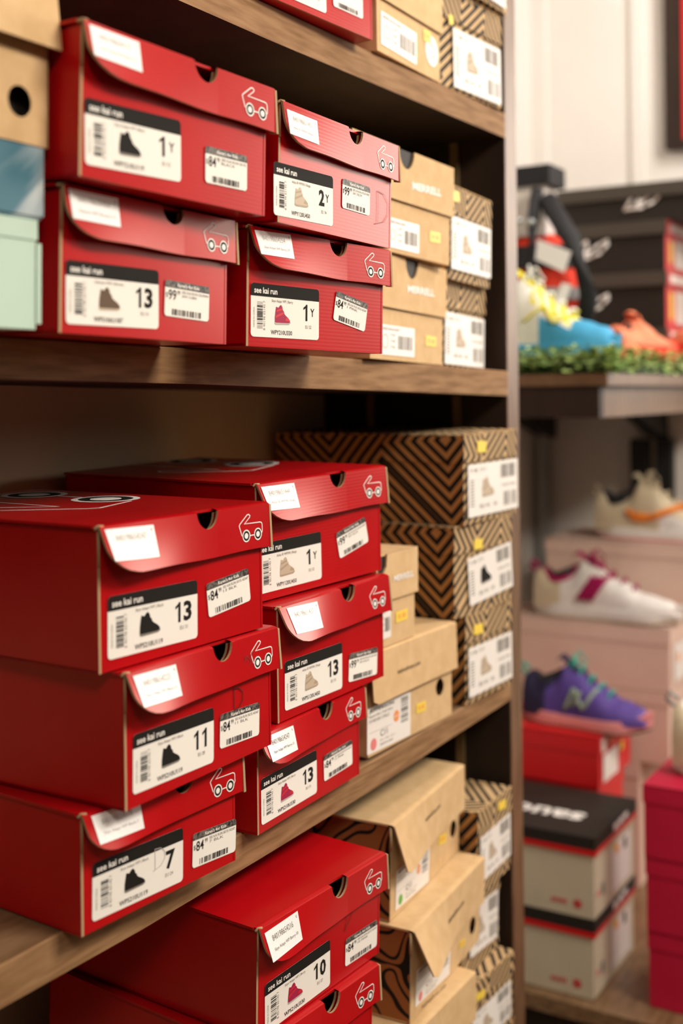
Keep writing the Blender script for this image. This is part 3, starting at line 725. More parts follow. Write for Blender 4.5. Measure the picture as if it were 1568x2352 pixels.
r8 = bx('R8', 'red shoe box labelled size 7, lowest of the left stack on the middle shelf', '7', '84', 'Skye Adapt WP | Black', 'WPS210U119', 'black', 'EU 24', ('SEE KAI RUN SKYE ADAP', '7 BLK'), '840198654179', 'Skye Adapt WP Black-7')
body_stroke(r8, DMARK, 'lightgrey', .017, (.084, .026), .0006)
r7 = bx('R7', 'red shoe box labelled size 11, middle of the left stack, pen letter on its front', '11', '84', 'Skye Adapt WP | Black', 'WPS210U119', 'black', 'EU 28', ('SEE KAI RUN SKYE ADAP', '11 BLK'), '840198654223', 'Skye Adapt WP Black-11',
        extra=scribble([[(0, .3), (.2, .6), (.1, .2), (.4, .7), (.35, .3), (.6, .6), (.8, .1), (.7, .7), (.5, .9)], [(0, .6), (.3, .3)]], 'pencil', .014, (.155, .012)))
body_stroke(r7, DMARK, 'marker', .019, (.146, .045), .0009)
bx('R6', 'red shoe box labelled 13 with black boot, topmost left on the middle shelf', '13', '84', 'Skye Adapt WP | Black', 'WPS210U119', 'black', 'EU 31', ('SEE KAI RUN SKYE ADAP', '13 BLK'), '840198654247', '')
bx('R11', 'red shoe box labelled 13 with berry boot, lowest of the second stack, middle shelf', '13', '84', 'Skye Adapt WP | Berry', 'WPS210U330', 'berry', 'EU 31', ('SEE KAI RUN SKYE ADAP', '13 PINK'), '840198654247', 'Skye Adapt WP Berry-13')
bx('R10', 'red shoe box labelled 13 with beige boot and wide flared lid, middle of second stack', '13', '99', 'Atlas III WP/IN | Beige', 'WPS120U450', 'beige', 'EU 31', ('SEE KAI RUN ATLAS AND', 'SAW 13 YELLOW'), '840198651437', '')
bx('R9', 'red shoe box labelled 1Y with beige boot, topmost of the second stack, middle shelf', '1Y', '99', 'Atlas III WP/IN | Beige', 'WPY120U450', 'beige', 'EU 32', ('SEE KAI RUN ATLAS AND', 'SAW 1 YELLOW'), '840198651444', 'Atlas III WP/IN Beige', rib=True)
bx('R15', 'red shoe box at the bottom of the lowest red stack', None, None, full=False)
bx('R14', 'red shoe box second from the bottom of the lowest red stack', None, None, full=False)
bx('R13', 'red shoe box directly under the size 10 box at the bottom edge', '9', None, 'Skye Adapt WP | Berry', 'WPS210U330', 'berry', 'EU 26', full=False)
r12 = bx('R12', 'red shoe box labelled 10 with berry boot, top of the lowest red stack', '10', '84', 'Skye Adapt WP | Berry', 'WPS210U330', 'berry', 'EU 27', ('SEE KAI RYN SKYE ADAP', '10 PINK'), '840198654216', 'Skye Adapt WP Berry-10')
body_stroke(r12, [[(.1, 1), (.12, .5), (.0, -.1)], [(.0, .9), (.5, 1.1), (.8, .8), (.5, .35), (-.1, -.1)]], 'pencil', .020, (.150, .050), .0008)
bx('R5', 'red shoe box overhanging the top shelf, cut off by the top edge of the photo', '12', '84', 'Skye Adapt WP | Black', 'WPS210U119', 'black', full=False, rib=True)

# ---------------------------------------------------------------- kraft boxes
def yellow(t, q):
    if not q: return
    mb = MB(); mb.T = mark_T(q); w_, h_ = q[2], q[3]
    mb.rrect(-w_ / 2, w_ / 2, -h_ / 2, h_ / 2, .001, -.0006, 'yellow')
    barcode(mb, -w_ * .3, w_ * .3, -h_ * .2, h_ * .2, -.0007, 'orange', 7, False, 3)
    mb.build('yellow_sticker', t)
def mer_label(t, q, seed):
    mb = MB(); mb.T = mark_T(q); w_, h_ = q[2], q[3]
    X = lambda u: (u - .5) * w_
    Z = lambda v: (v - .5) * h_
    mb.rrect(X(0), X(1), Z(0), Z(1), .002, -.0006, 'whitecard')
    text(mb, 'SPEED BOA KIDS', X(.05), X(.55), Z(.82), Z(.91), -.0008, 'grey')
    barcode(mb, X(.52), X(.95), Z(.22), Z(.68), -.0008, 'grey', 24, False, seed)
    for k in range(3): text(mb, '7 M', X(.30), X(.42), Z(.62 - .2 * k), Z(.72 - .2 * k), -.0008, 'grey')
    mb.ring(X(.16), Z(.45), w_ * .07, w_ * .085, -.0008, 'lightgrey')
    mb.build('size_label', t)
def mer_box(n, label, notch=True):
    loc, rot = pose(n); W, H, L = BOX[n][6:9]; K = MARK[n]
    t = empty('shoe_box', loc, rot, label, 'shoe box', 'plain kraft shoe boxes with lift-off lids')
    b = MB(); b.box(.002, W - .002, 0, L, 0, H - .001, 'kraft'); b.build('body', t, .0012)
    lh = .5 * H; c = W / 2 if notch else 0; r = .019
    pts = [(-.0015, H - lh), (W + .0015, H - lh), (W + .0015, H + .001)]
    if notch is True:
        for k in range(13):
            a = math.pi * k / 12; pts.append((c + r * math.cos(a), H + .001 - .023 * math.sin(a)))
    elif notch == 'edge':
        pts += [(.020, H + .001), (.018, H - .014), (.010, H - .022), (-.0015, H - .022)]
    if notch != 'edge': pts.append((-.0015, H + .001))
    b = MB()
    b.prism(pts, -.0035, -.001, 'kraft', 'board')
    if notch is True: b.add([(c - r, -.0008, H - .03), (c + r, -.0008, H - .03), (c + r, -.0008, H), (c - r, -.0008, H)], [(0, 1, 2, 3)], 'blackcard')  # black patch painted in for the shade inside the notch
    if notch == 'edge': b.add([(0, -.0008, H - .03), (.02, -.0008, H - .03), (.02, -.0008, H), (0, -.0008, H)], [(0, 1, 2, 3)], 'blackcard')  # same painted shade behind the edge notch
    b.box(-.0015, .0012, -.001, L + .002, H - lh, H + .001, 'kraft'); b.box(W - .0012, W + .0015, -.001, L + .002, H - lh, H + .001, 'kraft')
    b.box(-.0015, W + .0015, L, L + .002, H - lh, H + .001, 'kraft')
    b.box(-.0015, W + .0015, -.001 if notch is not True else .004, L + .002, H - .001, H + .001, 'kraft')
    if 'tx' in K:
        q = K['tx']; b.T = mark_T(q, -.0036); text(b, 'MERRELL', -q[2] / 2, q[2] / 2, -q[3] / 2, q[3] / 2, -.0004, 'ink_white', .03); b.T = None
    b.build('lid', t)
    if 'lab' in K: mer_label(t, K['lab'], ord(n[1]))
    yellow(t, K.get('ye'))
    if 'ci' in K:
        q = K['ci']; mb = MB(); r = .019
        mb.ring(q[0], q[1], 0, r, -.0006, 'whitecard', 28); mb.ring(q[0], q[1], r * .35, r * .5, -.0007, 'lightgrey', 20)
        mb.build('round_sticker', t)
        if K.get('ye'):
            for ch in t.children:
                if ch.name.startswith('yellow'): ch.location.y = -.0004
mer_box('M2', 'kraft shoe box with finger notch, lower of the pair on the upper shelf')
mer_box('M1', 'kraft shoe box with finger notch, upper of the pair on the upper shelf')
mer_box('M3', 'kraft shoe box with round white sticker on the top shelf')
mer_box('M4', 'small notched kraft shoe box resting on the wide lidded kraft box, middle shelf', 'edge')

def hole_box(n, label, side='squiggle', text_='nativeshoes.com', dot='pink', fhk=.058, group='kraft shoe boxes with round hole and hinged lid', pz=None):
    loc, rot = pose(n) if isinstance(n, str) else n[0:2]
    W, H, L = BOX[n][6:9] if isinstance(n, str) else n[2]
    K = MARK[n] if isinstance(n, str) else n[3]
    t = empty('shoe_box', loc, rot, label, 'shoe box', group)
    # body with a real round hole in its front wall
    b = MB(); e = .002
    b.box(.003, W - .003, e, L, 0, e, 'kraft')
    b.box(.003, .003 + e, 0, L, 0, H - .002, 'kraft', side); b.box(W - .003 - e, W - .003, 0, L, 0, H - .002, 'kraft', side)
    b.box(.003, W - .003, L - e, L, 0, H - .002, 'kraft')
    hx, hz = K['ho'][0], K['ho'][1]; r = .0108; x0, x1, z0, z1 = .003, W - .003, 0, H - .002
    m_ = 24; circ = [(hx + r * math.cos(2 * math.pi * k / m_), hz + r * math.sin(2 * math.pi * k / m_)) for k in range(m_)]
    def hit(a):
        dx, dz = math.cos(a), math.sin(a); ts = []
        if dx > 1e-9: ts.append((x1 - hx) / dx)
        if dx < -1e-9: ts.append((x0 - hx) / dx)
        if dz > 1e-9: ts.append((z1 - hz) / dz)
        if dz < -1e-9: ts.append((z0 - hz) / dz)
        q = min(ts); return (hx + q * dx, hz + q * dz)
    corners = [(math.atan2(cz - hz, cx - hx) % (2 * math.pi), (cx, cz)) for cx, cz in ((x0, z0), (x1, z0), (x1, z1), (x0, z1))]
    for k in range(m_):
        a0, a1 = 2 * math.pi * k / m_, 2 * math.pi * (k + 1) / m_
        mid = [c_[1] for c_ in sorted(corners) if a0 < c_[0] < a1]
        b.poly([circ[k], hit(a0)] + mid + [hit(a1), circ[(k + 1) % m_]], 0, 'kraft')
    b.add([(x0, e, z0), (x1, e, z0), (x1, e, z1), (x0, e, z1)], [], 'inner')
    b.add([(hx - .02, .012, hz - .02), (hx + .02, .012, hz - .02), (hx + .02, .012, hz + .02), (hx - .02, .012, hz + .02)], [(0, 1, 2, 3)], 'blackcard')  # black sheet behind the hole stands for the unlit inside
    b.build('body', t)
    fL, fR = K['fl']; fn = flap_fn(W, H, fhk, fL, fR)
    cols = [.002 + (W - .002) * k / 20 for k in range(21)]
    mb = flap_mesh(W, H, fhk, fn, cols, lambda u: 0.0, lambda u: fhk * (1.0 - .10 * max(0, 1 - u / .012)), 'kraft')
    mb.add([(0, .0015, H + .0016), (W, .0015, H + .0016), (W, -.0050, H + .0010), (0, -.0050, H + .0010), (W, -.0058, H - .0004), (0, -.0058, H - .0004)], [(0, 3, 2, 1), (3, 5, 4, 2)], 'kraft', smooth=True)
    mb.box(0, W, .0015, L, H - .0008, H + .0016, 'kraft')
    mb.tube([(.001, -.001, H - .002), (.003, -.001, H - .030)], .0014, 'board', 6)
    if text_ and 'tx' in K:
        q = K['tx']; vs_, fs_, xa, xb, ya, yb = text_geo(text_)
        mb.add([fn(q[0] - q[2] / 2 + (p[0] - xa) / (xb - xa) * q[2], H - q[1] + q[3] / 2 - (p[1] - ya) / (yb - ya) * q[3], .0026) for p in vs_], fs_, 'black')
    mb.build('lid', t)
    if 'lab' in K:
        q = K['lab']; mb = MB(); mb.T = mark_T(q); w_, h_ = q[2], q[3]
        X = lambda u: (u - .5) * w_
        Z = lambda v: (v - .5) * h_
        mb.rrect(X(0), X(1), Z(0), Z(1), .0015, -.0006, 'whitecard')
        text(mb, 'JEFFERSON', X(.04), X(.60), Z(.86), Z(.95), -.0008, 'black', .02)
        text(mb, 'Regatta Blue / Shell White', X(.04), X(.58), Z(.76), Z(.83), -.0008, 'grey')
        text(mb, '15100100 CHILD', X(.04), X(.50), Z(.66), Z(.73), -.0008, 'grey')
        mb.poly([(X(.04), Z(.44)), (X(.55), Z(.44)), (X(.55), Z(.446)), (X(.04), Z(.446))], -.0008, 'grey')
        mb.ring(X(.14), Z(.18), 0, h_ * .13, -.0008, dot)
        mb.ring(X(.66), Z(.58), 0, h_ * .13, -.0008, 'orange'); text(mb, 'KIDS', X(.60), X(.72), Z(.55), Z(.61), -.0009, 'whitecard')
        text(mb, 'C11', X(.29), X(.45), Z(.28), Z(.42), -.0008, 'black')
        text(mb, 'EU 28 / J11', X(.29), X(.62), Z(.17), Z(.22), -.0008, 'grey'); text(mb, 'MADE IN CHINA', X(.29), X(.58), Z(.08), Z(.13), -.0008, 'grey')
        barcode(mb, X(.77), X(.94), Z(.38), Z(.95), -.0008, 'black', 34, True, 5)
        mb.build('size_label', t)
    yellow(t, K.get('ye'))
    return t
hole_box('V1', 'wide kraft shoe box with round hole and pink-dot label, standing on the middle shelf', side='kraft', dot='pink')
hole_box('K4', 'kraft shoe box with round hole at the very bottom of the kraft stack')
hole_box('K3', 'kraft shoe box with widely flared lid, second in the stack below the middle shelf')
hole_box('K2', 'kraft shoe box with green-dot label, topmost of the stack below the middle shelf', dot='green')

# ---------------------------------------------------------------- striped boxes
def striped(n, label):
    loc, rot = pose(n); W, H, L = BOX[n][6:9]; K = MARK.get(n, {})
    t = empty('shoe_box', loc, rot, label, 'shoe box', 'shoe boxes printed with black geometric stripes')
    b = MB(); b.box(.0015, W - .0015, .001, L, 0, H - .001, 'stripe', 'stripe_shaded'); b.build('body', t, .001)
    b = MB(); lh = .30 * H; e = .0018
    b.box(0, W, -.0012, .0008, H - lh, H, 'stripe'); b.box(0, W, L - .001, L + .001, H - lh, H, 'stripe')
    b.box(-.0004, e, -.0012, L + .001, H - lh, H, 'stripe', 'stripe_shaded'); b.box(W - e, W + .0004, -.0012, L + .001, H - lh, H, 'stripe', 'stripe_shaded')
    b.box(0, W, -.0012, L + .001, H, H + .0018, 'stripe')
    for k in range(int(W / .011)): b.box(.002 + k * .011, .0075 + k * .011, -.0022, .0006, H + .0002, H + .0026, 'kraft')
    b.build('lid', t)
    if 'lab' in K:
        q = K['lab']; mb = MB(); mb.T = mark_T(q); w_, h_ = q[2], q[3]
        X = lambda u: (u - .5) * w_
        Z = lambda v: (v - .5) * h_
        y0 = -.0018
        mb.rrect(X(0), X(1), Z(0), Z(1), .001, y0, 'whitecard')
        barcode(mb, X(.64), X(.96), Z(.66), Z(.93), y0 - .0002, 'grey', 26, False, 8); barcode(mb, X(.70), X(.96), Z(.10), Z(.38), y0 - .0002, 'grey', 20, False, 9)
        text(mb, '9  M', X(.05), X(.17), Z(.84), Z(.92), y0 - .0002, 'grey', .02)
        text(mb, '27.5', X(.22), X(.34), Z(.85), Z(.92), y0 - .0002, 'grey')
        for k in range(9): mb.poly([(X(.04), Z(.20 + .06 * k)), (X(.115), Z(.20 + .06 * k)), (X(.115), Z(.225 + .06 * k)), (X(.04), Z(.225 + .06 * k))], y0 - .0002, 'grey')
        text(mb, 'EU 41  10', X(.22), X(.56), Z(.14), Z(.22), y0 - .0002, 'grey', .02)
        text(mb, '741023 TAN', X(.66), X(.94), Z(.48), Z(.54), y0 - .0002, 'grey')
        boot(mb, X(.26), X(.50), Z(.36), Z(.74), y0 - .0003, 'beige' if n != 'S6' else 'black')
        mb.build('size_label', t)
    if 'ye' in K:
        q = K['ye']; mb = MB(); mb.T = mark_T(q)
        mb.rrect(-q[2] / 2, q[2] / 2, -q[3] / 2, q[3] / 2, .001, -.0026, 'yellow'); mb.build('yellow_sticker', t)
BOX['S4'] = (1.3980, 0.668, 0.5345, -1.0, 0, 0, 0.180, 0.128, 0.29); MARK['S4'] = {'lab': (0.1, 0.045, 0.14, 0.078, 0)}
striped('S2', 'striped shoe box standing on the upper shelf below its twin')
striped('S1', 'striped shoe box on top of its twin at the right end of the upper shelf')
striped('S3', 'striped shoe box with a big white label standing on the top shelf')
striped('S4', 'striped shoe box at the very top right, above the one standing on the top shelf')
striped('S7', 'striped shoe box on the middle shelf, lowest of the three striped boxes there')
striped('S6', 'striped shoe box on the middle shelf, middle of three, turned slightly to the left')
striped('S5', 'striped shoe box on the middle shelf, topmost of three, its shaded patterned side showing')
striped('S10', 'striped shoe box lowest in the pile at the bottom right of the shelving')
striped('S9', 'striped shoe box, second of the pile below the middle shelf, pushed back')
striped('S8', 'striped shoe box topmost of the pile below the middle shelf, with its lid catching light')

# ---------------------------------------------------------------- boxes at the left edge
def lid_box(label, loc, rot, W, H, L, mb_, ml, lid_h, group=None, deco=None, over=.002, mtop=None, name='shoe_box'):
    t = empty(name, loc, rot, label, 'shoe box', group)
    b = MB(); b.box(0, W, 0, L, 0, H - .001, mb_); b.build('body', t, .001)
    b = MB(); o = over
    b.box(-o, W + o, -o, -o + .002, H - lid_h, H, ml); b.box(-o, W + o, L + o - .002, L + o, H - lid_h, H, ml)
    b.box(-o, -o + .002, -o + .002, L + o - .002, H - lid_h, H, ml); b.box(W + o - .002, W + o, -o + .002, L + o - .002, H - lid_h, H, ml)
    b.box(-o, W + o, -o, L + o, H, H + .002, ml, mtop=mtop or ml)
    if deco: deco(b, W, H, L, o)
    b.build('lid', t)
    return t
t = lid_box('mint green shoe box standing at the left end of the upper shelf', (0.385, .612, Z0 + .0475), (R(1), 0, 0), .222, .074, .30, 'mint', 'mint', .012, over=.001)
b = MB(); b.box(.2225, .2265, -.001, .012, .004, .060, 'mint'); b.build('tuck_flap', t)
t = lid_box('blue and white streaked shoe box between the mint box and the kraft box at left', (0.395, .612, Z0 + .1245), (R(1), 0, 0), .218, .048, .30, 'bluewave', 'bluewave', .046, over=.0015)
hole_box(((0.410, .610, Z0 + .1755), (R(1), 0, R(0)), (.212, .1075, .30), {'ho': (.182, .028, .02, .02, 0), 'fl': (.18, .12)}),
         'kraft shoe box with round dark hole, topmost at the left edge', side='kraft', text_=None, fhk=.040, group=None)

# ---------------------------------------------------------------- the display shelf to the right
ds = empty('display_shelf', (0, 0, 0), label='dark wooden display shelf with thick front rail, carrying trainers and greenery', cat='shelf')
def slab(y, x, zt, th):
    b = MB(); b.box(x, 3.0, y, 1.19, Z0 + zt - th, Z0 + zt, 'wood_panel'); return b
slab(.665, 2.0, .032, .021).build('top_board', ds, .002)
b = MB(); b.box(2.004, 2.03, .682, 1.19, Z0 - .045, Z0 + .011, 'wood_dark'); b.box(2.03, 2.98, .682, .705, Z0 - .045, Z0 + .011, 'wood_panel')  # viewer-side face in the dark wood, its shade put into the colour
b.build('front_rail', ds)
for yy in (.86, 1.155):
    b = MB()
    b.add([(2.99, yy - .02, Z0 + .01), (2.74, yy - .02, Z0 + .01), (2.76, yy - .02, Z0 - .06), (2.90, yy - .02, Z0 - .10), (2.99, yy - .02, Z0 - .12),
           (2.99, yy + .02, Z0 + .01), (2.74, yy + .02, Z0 + .01), (2.76, yy + .02, Z0 - .06), (2.90, yy + .02, Z0 - .10), (2.99, yy + .02, Z0 - .12)],
          [(0, 1, 2, 3, 4), (9, 8, 7, 6, 5), (1, 6, 7, 2), (2, 7, 8, 3), (3, 8, 9, 4), (0, 4, 9, 5), (0, 5, 6, 1)], 'darksteel')
    b.build('bracket', ds)
for yy, m_, wd, zb in ((1.165, 'silver', .016, -1.0), (.905, 'darksteel', .022, -.62), (.842, 'darksteel', .020, -.62)):
    b = MB(); b.box(2.955, 2.985, yy - wd, yy + wd, Z0 + zb, Z0 - .05 if m_ == 'silver' else Z0 - .12, m_)
    b.build('post_or_dark_slot', ds)  # silver one is a post; the dark bars stand in for panel openings
bs = empty('low_shelf', (0, 0, 0), label='low dark wooden shelf with a lit front edge under the stacked boxes at bottom right', cat='shelf')
b = MB(); b.box(1.975, 3.0, -.3, 1.19, Z0 - 1.085, Z0 - 1.058, 'wood'); b.build('board', bs, .002)
b = MB(); b.box(1.995, 2.02, -.3, 1.19, 0.02, Z0 - 1.086, 'wood_dark'); b.build('kick_board', bs)

# greenery: too many leaves to count
b = MB(); b.box(2.02, 2.60, .675, 1.16, Z0 + .0325, Z0 + .050, 'leafdark')
rng = random.Random(3)
for k in range(2400):
    x = 2.005 + .58 * rng.random() ** 1.4; y = .665 + .50 * rng.random(); z = Z0 + .046 + .034 * rng.random()
    if k % 5 == 0: x = 2.0 + .02 * rng.random(); z = Z0 + .036 + .045 * rng.random()
    if k % 7 == 0: y = .655 + .02 * rng.random(); z = Z0 + .036 + .045 * rng.random()
    a, c_ = rng.random() * 6.28, rng.uniform(-.7, .7); l_, w_ = rng.uniform(.009, .015), rng.uniform(.0045, .008)
    u = Vector((math.cos(a), math.sin(a), math.sin(c_))) * l_; v = Vector((-math.sin(a), math.cos(a), rng.uniform(-.6, .6))) * w_
    p = Vector((x, y, z))
    b.add([tuple(p), tuple(p + u * .5 + v), tuple(p + u), tuple(p + u * .5 - v)], [(0, 1, 2, 3)], 'leaf')
tag(b.build('artificial_greenery'), 'mat of small-leaved artificial greenery under the trainers on the display shelf', 'greenery', kind='stuff')

# ---------------------------------------------------------------- trainers
def shoe(label, heel, toe, H, Wd, cols, zbase, group=None, accent=None, laces=5, high=1.0, pull=True, sole_th=.026):
    """heel, toe: (x, y) on the ground; toe direction local +x"""
    hx, hy = heel; tx, ty = toe; Ln = math.hypot(tx - hx, ty - hy); an = math.atan2(ty - hy, tx - hx)
    t = empty('trainer', (hx, hy, Z0 + zbase), (0, 0, an), label, 'shoe', group)
    hw = lambda s: Wd * (.30 + .10 * math.sin(min(s / .2, 1) * math.pi / 2) + .12 * math.exp(-((s - .72) / .2) ** 2)) * (1 - max(0, (s - .80) / .20) ** 2.0 * .58)
    # top line of the upper: collar dip, tongue rise, toe box
    def top(s):
        P = [(0, .70), (.05, .78), (.16, .66), (.28, .72), (.36, .98), (.45, .86), (.60, .62), (.75, .44), (.90, .36), (1.0, .24)]
        for i in range(len(P) - 1):
            if s <= P[i + 1][0]:
                q = (s - P[i][0]) / (P[i + 1][0] - P[i][0]); q = q * q * (3 - 2 * q)
                return H * high * (P[i][1] + (P[i + 1][1] - P[i][1]) * q)
        return H * .24
    sw = lambda s: sole_th * (1.15 - .35 * math.sin(s * math.pi)) + .012 * max(0, s - .85) / .15
    def upper(s, a):
        s2 = .02 + s * .955; ang = math.pi * a; zt = top(s2); zb = sole_th * .7
        c_, q = math.cos(ang), math.sin(ang)
        y = hw(s2) * (abs(c_) ** .75) * (1 if c_ > 0 else -1)
        k_ = math.sqrt(max(0.0, 1 - max(0, (s2 - .89) / .09) ** 2.2)) if s2 < .98 else 0.0
        return (s2 * Ln, -y, zb + (zt - zb) * k_ * q ** .62)
    def umat(s, a):
        lo = min(a, 1 - a)
        if 'toe' in cols and (s > cols.get('toe_s', .74) or (s > cols.get('toe_s', .74) - .22 and lo < .15)): return cols['toe']
        if 'heel' in cols and s < .20: return cols['heel']
        if 'vamp' in cols and .44 < s and lo > .2 and int(s * 37 + a * 11) % 3: return cols['vamp']
        return cols['upper']
    b = MB(); b.grid(upper, 40, 20, umat)
    for s in (0, 1):
        pts = [upper(s, k / 16) for k in range(17)]
        b.add(pts, [tuple(range(17)) if s == 0 else tuple(range(16, -1, -1))], cols['upper'])
    def patch(s0, s1, a0, a1, m, off=.0012, ns=8, na=5):
        def f(i, j):
            s = s0 + (s1 - s0) * i; a = a0 + (a1 - a0) * j; p = Vector(upper(s, a)); cen = Vector((p.x, 0, H * .25))
            return tuple(p + (p - cen).normalized() * off)
        b.grid(f, ns, na, m)
    b.build('upper', t)
    # collar rim; a flat black cap closes the opening
    b = MB()
    n = 20; ring_ = []
    for k in range(n):
        a = 2 * math.pi * k / n; s = .19 + .135 * math.cos(a); y = hw(s) * .72 * math.sin(a)
        ring_.append((s * Ln, y, top(s) * (.97 if abs(math.sin(a)) < .5 else .93)))
    ins_ = [(.19 * Ln + (p[0] - .19 * Ln) * .72, p[1] * .70, p[2] + .002) for p in ring_]
    deep = [(p[0], p[1], H * .50) for p in ins_]
    out = [(p[0], p[1] * 1.18, p[2] - .006) for p in ring_]
    for A_, B_ in ((out, [(p[0], p[1], p[2] + .005) for p in ring_]), ([(p[0], p[1], p[2] + .005) for p in ring_], ins_)):
        b.add(A_ + B_, [(k, (k + 1) % n, (k + 1) % n + n, k + n) for k in range(n)], cols.get('collar', cols['upper']), smooth=True)
    b.add([(p[0], p[1], p[2] + .0025) for p in ins_], [tuple(range(n))], 's_black')
    b.build('collar', t)
    # tongue
    b = MB()
    b.grid(lambda i, j: ((.30 + .26 * i - .02 * (1 - i)) * Ln, (j - .5) * Wd * .34, top(.33 + .24 * i) + .006 + .014 * (1 - i) ** 2 - .006 * (2 * j - 1) ** 2), 8, 4, cols.get('tongue', cols['upper']))
    b.build('tongue', t)
    # laces
    b = MB()
    for k in range(laces):
        s = .38 + .30 * k / max(laces - 1, 1)
        p0 = [(s * Ln, -Wd * .20, top(s) * .88), (s * Ln + .004, -Wd * .08, top(s) + .008), (s * Ln + .006, Wd * .08, top(s) + .008), (s * Ln + .002, Wd * .20, top(s) * .88)]
        b.tube(p0, .0028, cols['lace'], 6)
    for sg in ((-1, 1) if laces > 3 else ()):
        b.tube([(.40 * Ln, 0, top(.38) + .010), (.42 * Ln, sg * .018, top(.38) + .022), (.46 * Ln, sg * .030, top(.42) + .010), (.44 * Ln, sg * .018, top(.42) + .006), (.40 * Ln, 0, top(.38) + .010)], .0024, cols['lace'], 6)
    b.build('laces', t)
    if pull:
        b = MB(); b.tube([(.03 * Ln, 0, top(.04) - .012), (-.012, 0, top(.04) + .004), (-.006, 0, top(.04) + .016), (.035 * Ln, 0, top(.05) + .004)], .004, cols.get('pull', cols['lace']), 6)
        b.build('heel_pull', t)
    # midsole and outsole
    def sole(zoff0, zoff1, grow, m, name):
        b = MB(); n = 40; lo, hi = [], []
        for k in range(n):
            a = 2 * math.pi * k / n; s = .5 + .498 * math.cos(a); s = max(.0, min(1.0, s))
            yy = (hw(max(0, min(1, s))) + grow) * math.copysign(min(1, abs(math.sin(a)) ** .75 * 1.2), math.sin(a))
            spring = .008 * max(0, (s - .78) / .22) ** 1.6 + .006 * max(0, (.12 - s) / .12)
            lo.append((s * Ln, yy, zoff0 + spring)); hi.append((s * Ln + (.004 if s > .9 else 0), yy * 1.0, zoff1(s) + spring * .8))
        mid = [(p[0], p[1] * 1.05, (p[2] + q[2]) / 2) for p, q in zip(lo, hi)]
        b.add(lo + mid + hi, [(k, (k + 1) % n, (k + 1) % n + n, k + n) for k in range(n)] + [(k + n, (k + 1) % n + n, (k + 1) % n + 2 * n, k + 2 * n) for k in range(n)], m, smooth=True)
        b.add(lo + hi, [tuple(range(n - 1, -1, -1)), tuple(range(n, 2 * n))], m)
        b.build(name, t)
    sole(.004, lambda s: sw(s) * (1 - .25 * max(0, s - .8) / .2) + .004, .0015, cols['sole'], 'midsole')
    sole(.0, lambda s: .0055, .0, cols.get('outsole', cols['sole']), 'outsole')
    if accent:
        mb = MB(); m_, strokes, wd, (cx, cz), sc = accent
        for st in strokes:
            for i in range(len(st) - 1):
                (a0, b0), (a1, b1) = st[i], st[i + 1]
                n_ = 6
                def side(a, bb):
                    s = cx + a * sc[0]; zz = cz + bb * sc[1]; zb = sole_th * .7; zt = top(s)
                    q = max(0, min(.98, (zz * H - zb) / max(zt - zb, .01))) ** (1 / .62)
                    yy = hw(s) * (1 - q * q) ** .375
                    return (s * Ln, -yy - .0022, zz * H)
                P = [side(a0 + (a1 - a0) * k / n_, b0 + (b1 - b0) * k / n_) for k in range(n_ + 1)]
                mb.tube(P, wd, m_, 6)
        mb.build('side_mark', t)
    return t
NB = [[(0, 0), (.22, 1.0)], [(.22, 1.0), (.48, .1)], [(.48, .1), (.75, 1.0)], [(.2, .2), (.40, .9)]]
SW = [[(0, .55), (.15, .12), (.35, .15), (1.0, 1.0)], [(.1, .35), (.4, .25), (.9, .9)]]
BAR = [[(0, 0), (.3, 1)], [(.35, 0), (.65, 1)], [(.7, 0), (1, 1)]]
shoe('purple and teal running shoe with pink sole standing on the red box', (2.325, .955), (2.325, .690), .125, .105,
     dict(upper='s_purple', heel='s_navy', lace='s_teal', tongue='s_navy', sole='s_rose', outsole='s_green', pull='s_teal', toe='s_purple', collar='s_navy'), -.672,
     accent=('s_sage', NB, .0042, (.38, .30), (.30, .34)), group='trainers on display')
shoe('white, yellow and blue running shoe on the greenery', (2.13, .975), (2.13, .683), .150, .112,
     dict(upper='s_pale', heel='s_yel', lace='s_pale', vamp='s_yel', toe='s_blue', toe_s=.74, sole='s_blue', outsole='s_olive', tongue='s_yel'), .064, group='trainers on display', high=1.05,
     accent=('s_yel', [[(0, .4), (.3, .9), (.5, .3), (.8, .7)]], .003, (.42, .30), (.42, .38)))
shoe('low coral red shoe behind the toe of the yellow and blue one', (2.31, .760), (2.53, .705), .082, .085,
     dict(upper='s_coral', lace='s_coral', sole='s_red', outsole='s_red', vamp='s_coral'), .066, group='trainers on display', laces=3, pull=False)
shoe('second coral red shoe at the right frame edge', (2.56, .690), (2.80, .630), .080, .095,
     dict(upper='s_coral', lace='s_coral', sole='s_red', outsole='s_red'), .066, group='trainers on display', laces=3, pull=False)
shoe('white trainer with magenta trim lying on the pale blush box', (2.545, 1.02), (2.545, .685), .130, .085,
     dict(upper='s_white', heel='s_cream', lace='s_mag', tongue='s_mag', sole='s_white', outsole='s_cream', collar='s_mag', pull='s_mag'), -.495, group='trainers on display',
     accent=('s_mag', [[(0, 0), (.3, 1)], [(.12, 0), (.42, 1)], [(.24, .0), (.54, 1)]], .006, (.34, .32), (.34, .40)))
shoe('cream trainer with an orange side flash on the upper blush box', (2.69, .925), (2.69, .62), .135, .105,
     dict(upper='s_cream', heel='s_cream', lace='s_cream', sole='s_white', outsole='s_pinkred', collar='s_black', tongue='s_cream', toe='s_white'), -.334, group='trainers on display',
     accent=('s_org', SW, .007, (.28, .32), (.45, .30)))
shoe('white and grey trainer at the right edge on the crimson boxes', (2.13, .595), (2.13, .31), .155, .105,
     dict(upper='s_white', heel='s_cream', lace='s_grey', sole='s_white', outsole='s_cream'), -.672, group='trainers on display')

